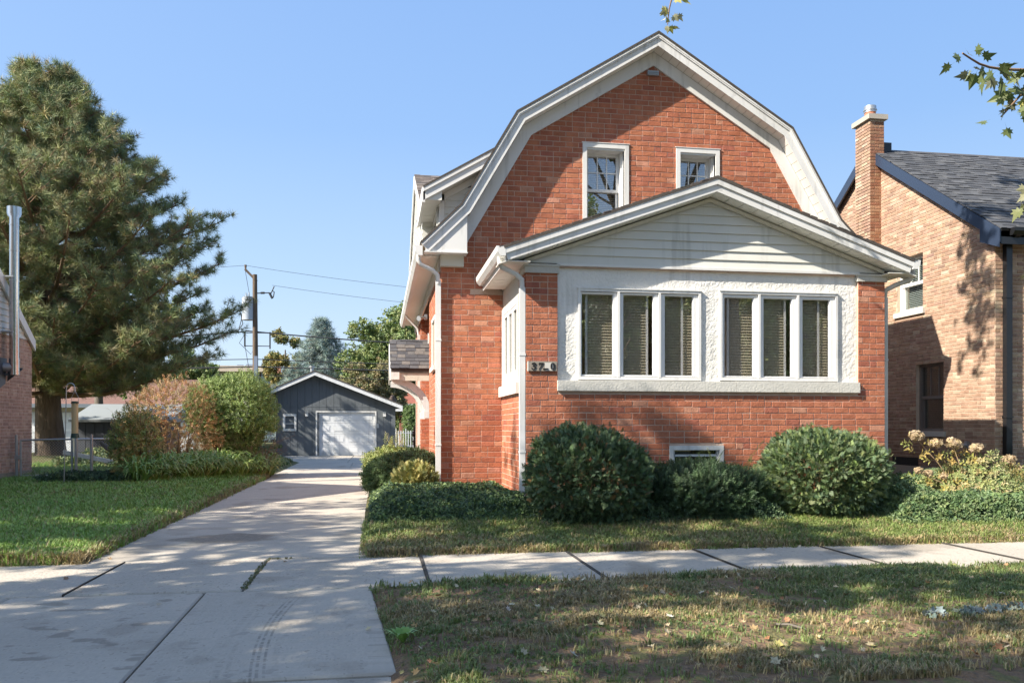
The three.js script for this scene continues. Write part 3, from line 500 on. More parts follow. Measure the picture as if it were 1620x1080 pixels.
// --- porch
{
  const g1 = [2.659, 4.41, 1.89, 3.125], g2 = [4.687, 6.461, 1.895, 3.14], bwn = [3.943, 4.733, .58, .989];
  const rect = ([a, b, c, d]) => [[a, c], [b, c], [b, d], [a, d]];
  const wall = mb().prism([[PX0, -.1], [PX1, -.1], [PX1, 3.42], [PX0, 3.42]], ZP, ZP - .24, null, [rect([2.371, 6.764, 1.735, 3.40]), rect(bwn)]).build('porch_wall', M.mortarRed, house);
  brickWall(wall, { O: [0, 0, ZP], U: [1, 0, 0], N: [0, 0, 1], v0: .105, v1: 3.33, tones: RED, seed: 21, budget: soloBudget,
    solo: (u, v) => v > 1.70 || v > 1.05 || (v > .55 && (u < 2.05 || (u > 3.5 && u < 5.2) || u > 6.95)),
    intervals: v => cut(PX0, PX1, v > 1.72 ? [[2.371, 6.764]] : v < .99 && v > .58 ? [[bwn[0], bwn[1]]] : []) });
  const side = mb().box(PX0, PX0 + .24, -.1, 1.72, ZP - .24, ZM).box(PX0, PX0 + .24, 1.72, 3.42, ZP - .24, ZP - .55).box(PX0 + .05, PX0 + .2, 3.08, 3.42, ZP - .55, ZM).build('porch_side_wall', M.mortarRed, house);
  brickWall(side, { O: [PX0, 0, ZP], U: [0, 0, -1], N: [-1, 0, 0], v0: .105, v1: 3.33, tones: RED, seed: 22, intervals: v => v > 1.7 ? [[0, .55]] : [[0, 2.2]] });
  mb().box(PX1 - .24, PX1, -.1, 3.42, ZP - .24, ZM).build('porch_side_wall', M.mortarRed, house);
  // stucco panel: a trowelled surface with real relief
  {
    const x0 = 2.374, x1 = 6.761, y0 = 1.87, y1 = 3.425, st = .0125, m = mb(), z = ZP - .045, in_ = (x, y) => [g1, g2].some(q => x > q[0] + .01 && x < q[1] - .01 && y > q[2] - .03 && y < q[3] - .01);
    const hgt = (x, y) => { const n = fbm(x * 25, y * 25, 3, 0, 400), k = fbm(x * 50, y * 50, 2, 0, 420); return .0029 * sstep(.42, .56, n) * (.75 + .5 * k) + .002 * k; };
    const nx = Math.round((x1 - x0) / st), ny = Math.round((y1 - y0) / st), P = [], idx = [];
    for (let j = 0; j <= ny; j++) for (let i = 0; i <= nx; i++) { const x = lerp(x0, x1, i / nx), y = lerp(y0, y1, j / ny); P.push(x, y, z + hgt(x, y)); }
    for (let j = 0; j < ny; j++) for (let i = 0; i < nx; i++) { const x = lerp(x0, x1, (i + .5) / nx), y = lerp(y0, y1, (j + .5) / ny); if (in_(x, y)) continue; const a = j * (nx + 1) + i, b = a + 1, c = a + nx + 1, d = c + 1; idx.push(a, b, d, a, d, c); }
    const g = new THREE.BufferGeometry(); g.setAttribute('position', new THREE.Float32BufferAttribute(P, 3)); g.setAttribute('uv', new THREE.Float32BufferAttribute(P.filter((_, i) => i % 3 < 2), 2)); g.setIndex(idx); g.computeVertexNormals();
    put('stucco_panel', g, M.stucco, house);
    mb().prism([[x0, y0 - .1], [x1, y0 - .1], [x1, y1], [x0, y1]], z - .01, ZP - .22, null, [rect([g1[0] + .02, g1[1] - .02, g1[2] + .02, g1[3] - .02]), rect([g2[0] + .02, g2[1] - .02, g2[2] + .02, g2[3] - .02])]).build('porch_front_frame', M.stucco, house);
  }
  // sill stones
  const sill = mb().hex([[2.366, 1.735, ZP + .05], [4.9, 1.735, ZP + .05], [4.9, 1.735, ZP - .2], [2.366, 1.735, ZP - .2], [2.366, 1.872, ZP + .045], [4.9, 1.875, ZP + .045], [4.9, 1.90, ZP - .2], [2.366, 1.90, ZP - .2]]).build('window_sill', M.stone, house);
  mb().hex([[4.904, 1.735, ZP + .05], [6.768, 1.735, ZP + .05], [6.768, 1.735, ZP - .2], [4.904, 1.735, ZP - .2], [4.904, 1.877, ZP + .045], [6.768, 1.88, ZP + .045], [6.768, 1.905, ZP - .2], [4.904, 1.905, ZP - .2]]).build('window_sill', M.stone, house);
  // two groups of three casements
  const casements = (g, panes) => {
    const [a, b, c, d] = g, f = mb(), t = .035, z1 = ZP - .012, z0 = ZP - .12;
    f.box(a, a + t, c, d, z0, z1).box(b - t, b, c, d, z0, z1).box(a + t, b - t, d - t, d, z0, z1).box(a + t, b - t, c, c + t + .01, z0, z1).box(a - .012, b + .012, d, d + .012, z0, z1 + .012);
    for (let i = 0; i < 2; i++) { const m = (panes[i][1] + panes[i + 1][0]) / 2; f.box(m - .016, m + .016, c + t, d - t, z0, z1 + .004); }
    const w = f.build('casement_window', M.whiteV, house);
    panes.forEach(([p, q], i) => {
      const lo = i ? (panes[i - 1][1] + p) / 2 + .02 : a + t + .004, hi = i < 2 ? (q + panes[i + 1][0]) / 2 - .02 : b - t - .004, y0 = c + t + .016, y1 = d - t - .008, zs = ZP - .035, g0 = 1.96, g2_ = 3.062;
      mb().box(lo, p, y0, y1, zs - .05, zs).box(q, hi, y0, y1, zs - .05, zs).box(p, q, y0, g0, zs - .05, zs).box(p, q, g2_, y1, zs - .05, zs).box(p, p + .008, g0, g2_, zs - .04, zs - .014).box(q - .008, q, g0, g2_, zs - .04, zs - .014).box(p + .008, q - .008, g2_ - .008, g2_, zs - .04, zs - .014).build('sash', M.vinyl, w);
      mb().box(p + .008, q - .008, g0, g2_ - .008, zs - .036, zs - .031).build('pane', M.glass, w);
      const bl = mb(), zb = zs - .105, left = i === 0 ? p + .07 : p - .01, right = i === 1 ? q - .06 : q + .01, r = rng(900 + i + a * 10);
      for (let y = g0 - .02; y < g2_ - .0; y += .0395) bl.beam([left, y + (r() - .5) * .002, zb], [right, y + (r() - .5) * .002, zb], .046, .003, null, [0, .50, .86]);
      bl.build('blind', M.blind, w, 'stuff');
      const tx = i === 0 ? p + .085 : i === 1 ? q - .075 : lerp(p, q, .66);
      mb().box(tx - .016, tx + .016, g0 - .02, g2_, zb + .03, zb + .033).build('blind_tape', M.tape, w);
    });
  };
  casements(g1, [[2.711, 3.162], [3.295, 3.735], [3.889, 4.309]]);
  casements(g2, [[4.758, 5.2], [5.341, 5.774], [5.93, 6.354]]);
  // pier caps
  mb().box(1.915, 2.39, 3.312, 3.43, ZP + .035, ZP - .3).box(1.90, 2.40, 3.40, 3.43, ZP + .05, ZP - .3).build('pier_cap', M.stone, house);
  mb().box(6.738, 7.20, 3.325, 3.43, ZP + .035, ZP - .3).box(6.72, 7.21, 3.40, 3.43, ZP + .05, ZP - .3).build('pier_cap', M.stone, house);
  // basement window in the front wall
  { const [a, b, c, d] = bwn, w = mb().box(a, b, d - .06, d, ZP - .1, ZP + .012).box(a, a + .06, c, d - .06, ZP - .1, ZP + .012).box(b - .06, b, c, d - .06, ZP - .1, ZP + .012).box(a + .06, b - .06, c, c + .06, ZP - .1, ZP + .012).box(a + .08, b - .08, d - .15, d - .12, ZP - .07, ZP - .03).box(a + .06, a + .09, c + .06, d - .06, ZP - .08, ZP - .03).box(b - .09, b - .06, c + .06, d - .06, ZP - .08, ZP - .03).build('basement_window', M.white, house);
    mb().box(a + .09, b - .09, c + .06, d - .06, ZP - .065, ZP - .06).build('pane', M.glassDim, w); mb().box(a + .06, b - .06, c + .06, d - .06, ZP - .16, ZP - .15).build('curtain', M.room, w); }
  // windows on the left side of the porch, white panelled
  { const X = PX0, z0 = ZP - .56, z1 = ZM + .06;
    mb().box(X - .06, X + .1, 1.72, 1.88, z1 - .04, z0 + .06).build('side_sill', M.whiteV, house);
    const w = mb().box(X - .012, X + .08, 1.88, 2.0, z1, z0).box(X - .012, X + .08, 3.0, 3.10, z1, z0).box(X - .012, X + .08, 2.0, 3.0, z0 - .12, z0).box(X - .012, X + .08, 2.0, 3.0, z1, z1 + .14).build('porch_side_window', M.whiteV, house);
    const n = 3, L = (z0 - .12) - (z1 + .14);
    for (let i = 0; i < n; i++) { const a = z1 + .14 + L * i / n, b = a + L / n; mb().box(X - .004, X + .06, 2.0, 2.06, a, b).box(X - .004, X + .06, 2.94, 3.0, a, b).box(X - .004, X + .06, 2.06, 2.94, a, a + .07).box(X - .004, X + .06, 2.06, 2.94, b - .07, b).build('sash', M.vinyl, w); mb().box(X + .02, X + .026, 2.06, 2.94, a + .07, b - .07).build('pane', M.glassThin, w); const s = mb(); for (let y = 2.06; y < 2.95; y += .04) s.beam([X + .1, y, a + .05], [X + .1, y, b - .05], .044, .003, null, [.86, .5, 0]); s.build('blind', M.blind, w, 'stuff'); }
    mb().box(X + .01, X + .05, 3.10, 3.42, z1 - .05, z0 + .02).build('side_panel', M.stone, house);
  }
  // gable: lapped siding boards
  const ax = 4.53, S = .355, apex = 4.63, band = 3.43;
  const und = x => apex - .215 - S * Math.abs(x - ax);
  for (let k = 0; k < 8; k++) {
    const y = band + .02 + k * .122, yt = y + .126, z = ZP - .02, hw = (apex - .23 - y) / S, hw2 = Math.max(0.01, (apex - .23 - yt) / S); if (hw < .1) continue;
    const c = q => Math.min(q, 2.66); mb().hex([[ax - c(hw), y, z + .022], [ax + c(hw), y, z + .022], [ax + c(hw), y, z - .02], [ax - c(hw), y, z - .02], [ax - c(hw2), yt, z + .002], [ax + c(hw2), yt, z + .002], [ax + c(hw2), yt, z - .02], [ax - c(hw2), yt, z - .02]]).build('siding_board', M.siding, house);
  }
  mb().prism([[ax - 2.62, band - .01], [ax + 2.65, band - .01], [ax, apex - .2]], ZP - .06, ZP - .2).build('porch_gable_backing', M.siding, house);
  mb().box(2.36, 6.78, band - .012, band + .022, ZP - .06, ZP + .02).build('siding_trim', M.white, house);
  for (const s of [-1, 1]) mb().prism([[ax, apex - .215], [ax + s * 2.62, und(ax + 2.62)], [ax + s * 2.62, und(ax + 2.62) - .05], [ax, apex - .268]], ZP + .012, ZP + .034).build('siding_trim', M.cream, house);
  // roof
  const Tp = [[1.60, apex - S * 2.93], [ax, apex], [7.46, apex - S * 2.93]], zf = ZP + .255, zb = ZM + .02, o = d => offset(Tp, d);
  mb().band(o(-.012), o(.016), zf + .03, zb).build('porch_roof_shingles', M.roofBrown, house);
  { const m = mb(), r = rng(77); for (const s of [-1, 1]) for (let k = 0; k < 22; k++) { const a = k / 22 * 3.0, w = .09 + .06 * r(); const x = ax + s * a, y = apex - S * a + .018; m.beam([x, y, zf - .125], [x + s * w, y - S * w + .004, zf - .125], .3 + .02 * r(), .01 + .006 * r(), [.11 * (.8 + .4 * r()), .095, .085]); } m.build('shingle_edge', M.shingleV, house, 'stuff'); }
  mb().band(o(.016), o(.13), zf - .02, zb).build('porch_roof_deck', M.wood2, house);
  mb().band(o(.016), o(.085), zf - .019, zf + .022).build('crown_moulding', M.whiteV, house);
  mb().band(o(.085), o(.175), zf - .02, zf).build('fascia', M.whiteV, house);
  for (const s of [-1, 1]) for (let k = 0; k < 15; k++) { const a = k * .2 + .004, b = a + .19, y = q => apex - .195 - S * q; mb().hex([[ax + s * a, y(a), zf - .02], [ax + s * b, y(b), zf - .02], [ax + s * b, y(b), ZP - .03], [ax + s * a, y(a), ZP - .03], [ax + s * a, y(a) + .012, zf - .02], [ax + s * b, y(b) + .012, zf - .02], [ax + s * b, y(b) + .012, ZP - .03], [ax + s * a, y(a) + .012, ZP - .03]]).build('soffit_panel', M.soffit, house); }
  for (const s of [0, 1]) { // eave soffits, gutters, spouts of the porch
    const f = x => s ? 9.06 - x : x;
    for (let k = 0; k < 8; k++) mb().box(f(1.64), f(1.96), 3.415, 3.425, zf - .03 - k * .28, zf - .03 - (k + .96) * .28).build('soffit_panel', M.soffit, house);
    mb().box(f(1.625), f(1.645), 3.41, 3.58, zf - .03, ZM + .02).build('fascia', M.whiteV, house);
    const P = [[1.625, 3.60], [1.625, 3.475], [1.56, 3.475], [1.515, 3.53], [1.505, 3.60], [1.514, 3.60], [1.524, 3.535], [1.565, 3.485], [1.616, 3.485], [1.616, 3.60]].map(q => [f(q[0]), q[1]]);
    mb().prism(P, zf + .01, ZM + .1).prism([[1.625, 3.60], [1.625, 3.475], [1.56, 3.475], [1.515, 3.53], [1.505, 3.60]].map(q => [f(q[0]), q[1]]), zf + .01, zf + .024).build('gutter', M.whiteV, house);
    const zs = s ? ZP - .085 : ZP - .03, fs = x => s ? 9.118 - x : x;
    mb().tube([[fs(1.57), 3.49, ZP + .1], [fs(1.57), 3.42, ZP + .1], [fs(1.60), 3.36, ZP + .085], [fs(1.80), 3.28, ZP + .03], [fs(1.885), 3.22, zs + .02], [fs(1.893), 3.08, zs]], .036, 10, null).build('downspout_elbow', s ? M.stone : M.whiteV, house);
    mb().box(fs(1.855), fs(1.93), .2, 3.12, zs - .035, zs + .035).box(fs(1.85), fs(1.937), 2.2, 2.23, zs - .04, zs + .04).box(fs(1.85), fs(1.937), .9, .93, zs - .04, zs + .04).beam([fs(1.893), .22, zs], [fs(1.86), .12, zs + .15], .07, .06).build('downspout', s ? M.stone : M.whiteV, house);
  }
  mb().box(PX0, PX1, 3.43, 3.45, ZP - .24, ZM).build('porch_ceiling', M.siding, house);
}
// house number board on the porch pier
{
  const t = thing('house_number_sign', 'weathered grey board with black house numbers on the left porch pier', 'sign', [2.16, 1.998, ZP + .012]);
  mb().box(1.966, 2.356, 1.998, 2.128, ZP + .012, ZP + .035).build('board', std([.34, .30, .25], { map: T.wood, roughness: .95 }), t);
  mb().box(1.955, 1.97, 1.995, 2.125, ZP + .012, ZP + .037).box(2.19, 2.30, 2.004, 2.11, ZP + .0351, ZP + .0362).build('worn_paint', std([.62, .60, .55], { map: T.grain }), t);
  const font = await new FontLoader().loadAsync('fonts/droid/droid_serif_bold.typeface.json'), blk = std([.018, .018, .02], { roughness: .4 });
  for (const [ch, x, sk] of [['3', 2.0, .1], ['7', 2.082, .25], ['0', 2.262, 0]]) {
    const g = new TextGeometry(ch, { font, size: .092, depth: .006, curveSegments: 6 }); g.applyMatrix4(new THREE.Matrix4().makeShear(0, 0, sk, 0, 0, 0)); g.translate(x, 2.016, ZP + .0365); put('numeral', g, blk, t);
  }
  mb().box(2.165, 2.235, 2.016, 2.034, ZP + .0363, ZP + .0425).build('numeral', blk, t);   // the foot of a numeral whose top has worn away
}

// =====================================================================  neighbour on the right
const nb = thing('neighbouring_house', 'tan brick house with dark shingle roof and navy trim on the right', 'house', [10.2, .3, -12.54]);
{
  const X = 10.2, Z = -12.54, pitch = .675, ridge = 7.02, zr = -16.1, ye = 4.6;
  const yAt = u => ridge - pitch * Math.abs(u - 3.56) - .02;
  const w1 = [1.87, 2.67, 3.505, 4.56], w2 = [1.28, 2.08, 1.17, 2.44]; // u0, u1, v0, v1
  const g = mb(); g.prismX([[Z, -.1], [Z - 7.12, -.1], [Z - 7.12, yAt(7.12)], [zr, yAt(3.56)], [Z, yAt(0)]], X, X + .3);
  // openings: build the wall as a prism with holes turned to face left
  const wm = mb().prism([[0, -.1], [7.12, -.1], [7.12, yAt(7.12)], [3.56, yAt(3.56)], [0, yAt(0)]], 0, .3, null, [w1, w2].map(([a, b, c, d]) => [[a, c], [b, c], [b, d], [a, d]]));
  const ge = wm.bake(); ge.applyMatrix4(new THREE.Matrix4().makeBasis(V(0, 0, -1), V(0, 1, 0), V(1, 0, 0)).setPosition(X, 0, Z)); 
  const wall = put('gable_wall', ge, M.mortarTan, nb);
  brickWall(wall, { O: [X, 0, Z], U: [0, 0, -1], N: [-1, 0, 0], v0: .5, v1: 6.95, bl: .207, bc: .0665, gap: .0105, out: .008, tones: TAN, seed: 31, soloKey: 'tan', budget: { n: 300 }, solo: (u, v) => u < 1.28 && v > 1.0 || (u < 1.8 && v > 2.5),
    intervals: v => { const a = v > 4.58 ? (v - 4.58) / pitch : 0; return cut(Math.max(0, a - .1), Math.min(5.2, 7.12 - a), [v > w1[2] - .12 && v < w1[3] ? [w1[0] - (v < w1[2] ? .06 : 0), w1[1] + (v < w1[2] ? .06 : 0)] : [9, 9], v > w2[2] - .1 && v < w2[3] ? [w2[0] - (v < w2[2] ? .06 : 0), w2[1] + (v < w2[2] ? .06 : 0)] : [9, 9]]); } });
  const front = mb().box(X + .3, X + 6.6, -.1, ye + .05, Z - .3, Z).build('front_wall', M.mortarTan, nb);
  brickWall(front, { O: [X, 0, Z], U: [1, 0, 0], N: [0, 0, 1], v0: .5, v1: 4.5, bl: .207, bc: .0665, out: .008, tones: TAN, seed: 32, intervals: () => [[0, 2.2]] });
  mb().box(X - .03, X + 6, -.1, .5, Z - 7, Z + .03).build('foundation', M.concrete, nb);
  mb().box(X + 6.3, X + 6.6, -.1, ye, Z - 7.12, Z - .3).box(X + .3, X + 6.3, -.1, ye, Z - 7.12, Z - 6.82).build('rear_walls', M.mortarTan, nb);
  // roof
  const ov = .26, P = [[Z + ov, ye - .10], [zr, ridge + .06], [2 * zr - Z - ov, ye - .10]], dq = d => P.map(p => [p[0], p[1] - d]);
  const rf = mb().prismX([...P, ...dq(.12).reverse()], X - .10, X + 6.9).build('roof', M.roofBrown, nb);
  shingles(rf, { O: [X - .12, ye - .095, Z + ov + .02], U: [1, 0, 0], S: [0, ridge - ye + .16, zr - Z - ov], lenU: 4.6, lenS: 4.45, course: .14, tab: .21, tones: [[.088, .092, .102], [.066, .07, .08], [.115, .118, .125], [.078, .08, .088]], seed: 72, budget: { n: 300 }, keep: (u, s) => true });
  mb().prismX([...dq(-.01), ...dq(.21).reverse()], X - .135, X - .10).build('rake_board', M.navy, nb);
  mb().prismX([[Z + ov + .02, ye - .09], [Z + ov + .02, ye - .40], [Z - .18, ye - .22], [Z - .18, ye + .2]], X - .142, X - .136).build('rake_board', M.navy, nb);
  mb().prismX([[Z + ov, ye - .12], [Z + ov, ye - .34], [Z, ye - .26], [Z, ye - .1]], X - .1, X + 6.6).build('eave_box', M.black, nb);
  const gut = [[Z + ov + .005, ye - .08], [Z + ov + .005, ye - .20], [Z + ov + .07, ye - .20], [Z + ov + .115, ye - .14], [Z + ov + .12, ye - .08]];
  mb().prismX(gut, X + .06, X + 6.8).build('gutter', M.black, nb);
  mb().box(X + .13, X + .24, .5, ye - .3, Z + .02, Z + .11).box(X + .12, X + .25, 3.4, 3.43, Z + .01, Z + .12).box(X + .12, X + .25, 1.4, 1.43, Z + .01, Z + .12).beam([X + .185, ye - .28, Z + .07], [X + .185, ye - .16, Z + ov + .06], .10, .08).build('downspout', M.black, nb);
  // chimney
  const ch = mb().box(X - .25 + .011, X + .06, 3.0, 7.6, -16.27, -15.75).build('chimney', M.mortarTan, nb);
  brickWall(ch, { O: [X - .25, 0, -15.739], U: [0, 0, -1], N: [-1, 0, 0], v0: 3.0, v1: 7.55, bl: .207, bc: .0665, out: .004, tones: TAN, seed: 33, intervals: () => [[0, .54]] });
  brickWall(ch, { O: [X - .25, 0, -15.75], U: [1, 0, 0], N: [0, 0, 1], v0: 3.0, v1: 7.55, bl: .207, bc: .0665, out: .010, tones: [[[.33, .15, .085], .6], [[.40, .22, .13], .4]], seed: 34, intervals: () => [[0, .31]] });
  mb().box(X - .31, X + .12, 7.56, 7.66, -16.33, -15.69).build('chimney_cap', std([.44, .40, .34], { map: T.grain }), nb);
  mb().tube([[X - .09, 7.65, -16.0], [X - .09, 7.80, -16.0]], .11, 12, null).build('flue_tile', std([.42, .17, .10]), nb);
  mb().tube([[X - .09, 7.79, -16.0], [X - .09, 7.92, -16.0]], .12, 12).tube([[X - .09, 7.83, -16.0], [X - .09, 7.85, -16.0]], .135, 12).build('flue_cap', M.galv, nb);
  mb().box(X + .06, X + .3, 6.85, 7.14, -16.15, -15.85).build('roof_flashing', M.black, nb);
  // windows
  const win = ([a, b, c, d], matf, blinds) => {
    const z = u => Z - u, f = mb(), x0 = X + .07, t = .05; f.box(x0, X + .2, c, d, z(a), z(a + t)).box(x0, X + .2, c, d, z(b - t), z(b)).box(x0, X + .2, d - t, d, z(a + t), z(b - t)).box(x0, X + .2, c, c + t, z(a + t), z(b - t)).box(x0 + .01, X + .18, (c + d) / 2 - .03, (c + d) / 2 + .03, z(a + t), z(b - t));
    f.box(x0 + .03, X + .18, c + t, (c + d) / 2 - .03, z(a + t), z(a + t + .04)).box(x0 + .03, X + .18, c + t, (c + d) / 2 - .03, z(b - t - .04), z(b - t));
    const w = f.build('window', matf, nb); mb().box(X + .13, X + .135, c + t, (c + d) / 2 - .03, z(a + t), z(b - t)).box(X + .115, X + .12, (c + d) / 2 + .03, d - t, z(a + t), z(b - t)).build('pane', M.glassDim, w);
    const mu = mb(); for (let i = 1; i < 3; i++) { const u = lerp(a + t, b - t, i / 3); mu.box(X + .105, X + .114, (c + d) / 2 + .03, d - t, z(u - .012), z(u + .012)); } mu.build('muntins', matf, w);
    const s = mb(); for (let y = c + .03; y < d - .02; y += .035) s.beam([X + .2, y, z(a + .04)], [X + .2, y, z(b - .04)], .04, .003, null, [-.7, .7, 0]); s.build('blind', blinds, w, 'stuff');
    mb().box(X - .05, X + .12, c - .10, c - .004, z(a - .06), z(b + .06)).build('window_sill', M.stone, nb);
  };
  win(w1, M.white, M.garageWhite); win(w2, std([.16, .14, .13], { roughness: .5 }), std([.30, .22, .2]));
  mb().box(X - .012, X + .0, .52, .66, -15.35, -14.55).box(X - .03, X, .5, .52, -15.4, -14.5).build('basement_window', M.black, nb);
  mb().box(X - .05, X - .008, .88, 1.0, -13.22, -13.14).tube([[X - .05, .93, -13.18], [X - .1, .92, -13.18]], .03, 8).build('wall_tap', M.galv, nb);
}

// =====================================================================  neighbour on the left, its flank in shade
const lh = thing('left_neighbour_house', 'brown brick house flank with white siding gable at the left edge', 'house', [-7.3, .2, -19.1]);
{
  const X = -7.3, z1 = -19.1, z0 = -10.2, zr = -14.65, pitch = .72, ye = 3.12, y = z => ye + pitch * (Math.min(z - z1, z0 - z)), ridge = y(zr);
  const wall = mb().box(X - .3, X, -.1, 3.06, z1, z0).build('side_wall', M.mortarPink, lh);
  brickWall(wall, { O: [X, 0, z0], U: [0, 0, -1], N: [1, 0, 0], v0: .34, v1: 3.04, bl: .207, bc: .0665, out: .007, tones: PINK, seed: 41, soloKey: 'pink', budget: { n: 240 }, solo: (u, v) => u > 7.3 && v > .9, intervals: () => [[6.2, 8.9]] });
  mb().box(X - .3, X + .02, -.1, .34, z1 - .02, z0 + .02).build('foundation', std([.30, .27, .22], { map: T.concrete }), lh);
  mb().prismX([[z1, 3.06], [z0, 3.06], [zr, ridge]], X - .25, X - .03).build('gable_backing', M.siding, lh);
  for (let k = 0; k < 28; k++) { const v = 3.07 + k * .125, a = z1 + Math.max(0, (v - ye) / pitch), b = z0 - Math.max(0, (v - ye) / pitch); if (b - a > .3) mb().hex([[X + .012, v, b], [X + .012, v, a], [X - .03, v, a], [X - .03, v, b], [X - .01, v + .13, b - .16], [X - .01, v + .13, a + .16], [X - .03, v + .13, a + .16], [X - .03, v + .13, b - .16]]).build('siding_board', M.siding, lh); }
  const P = [[z0 + .35, ye - .25 + .04], [zr, ridge + .06], [z1 - .05, ye - .02]], dq = d => P.map(p => [p[0], p[1] - d]);
  mb().prismX([...dq(0), ...dq(.12).reverse()], X - 9, X + .04).build('roof', M.roofBrown, lh);
  mb().prismX([...dq(.02), ...dq(.24).reverse()], X + .04, X + .065).build('rake_board', M.white, lh);
  mb().prismX([...dq(.2), ...dq(.23).reverse()], X + .013, X + .04).build('rake_soffit', M.soffit, lh);
  mb().box(X - 9, X - 8.7, -.1, 3.06, z1, z0).box(X - 8.7, X - .3, -.1, 3.06, z1, z1 + .3).box(X - 8.7, X - .3, -.1, 3.06, z0 - .3, z0).prismX([[z1, 3.06], [z0, 3.06], [zr, ridge]], X - 9, X - 8.8).build('other_walls', M.mortarPink, lh);
  // shiny flue pipe
  const fx = X + .20, fz = -17.75;
  const fp = mb().tube([[fx, 2.27, fz], [fx, 5.45, fz]], .085, 18).build('flue_pipe', M.steel, lh);
  const rg = mb(); for (const h of [2.72, 3.05, 3.62, 3.7, 4.1, 4.7, 5.2]) rg.tube([[fx, h, fz], [fx, h + .025, fz]], .092, 18); rg.tube([[fx, 2.27, fz], [fx, 2.6, fz]], .092, 18); rg.build('pipe_band', M.steel, fp);
  mb().tube([[fx, 5.40, fz], [fx, 5.43, fz], [fx, 5.57, fz]], [.11, .13, .13], 18).tube([[fx, 5.36, fz], [fx, 5.40, fz]], [.085, .125], 18).build('flue_cap', M.steel, lh);
  mb().tube([[X + .02, 2.42, fz + .02], [fx, 2.42, fz]], .09, 14).build('flue_elbow', M.galv, lh);
  mb().prismX([[fz + .2, 2.6], [fz - .12, 2.6], [fz - .05, 2.1], [fz + .2, 2.0]], X + .008, X + .02).prismX([[fz + .02, 2.3], [fz - .02, 2.3], [fz - .02, 2.26], [fz + .02, 2.26]], X, fx).prism([[X + .02, 2.42], [fx + .1, 2.42], [fx + .1, 2.39], [X + .02, 2.15]], fz - .14, fz - .13).build('wall_bracket', std([.11, .12, .14], { roughness: .5, metalness: .5 }), lh);
  mb().box(X, fx + .02, 3.10, 3.125, fz - .14, fz + .14).box(X, fx + .02, 4.18, 4.205, fz - .13, fz + .13).build('pipe_brace', M.galv, lh);
}

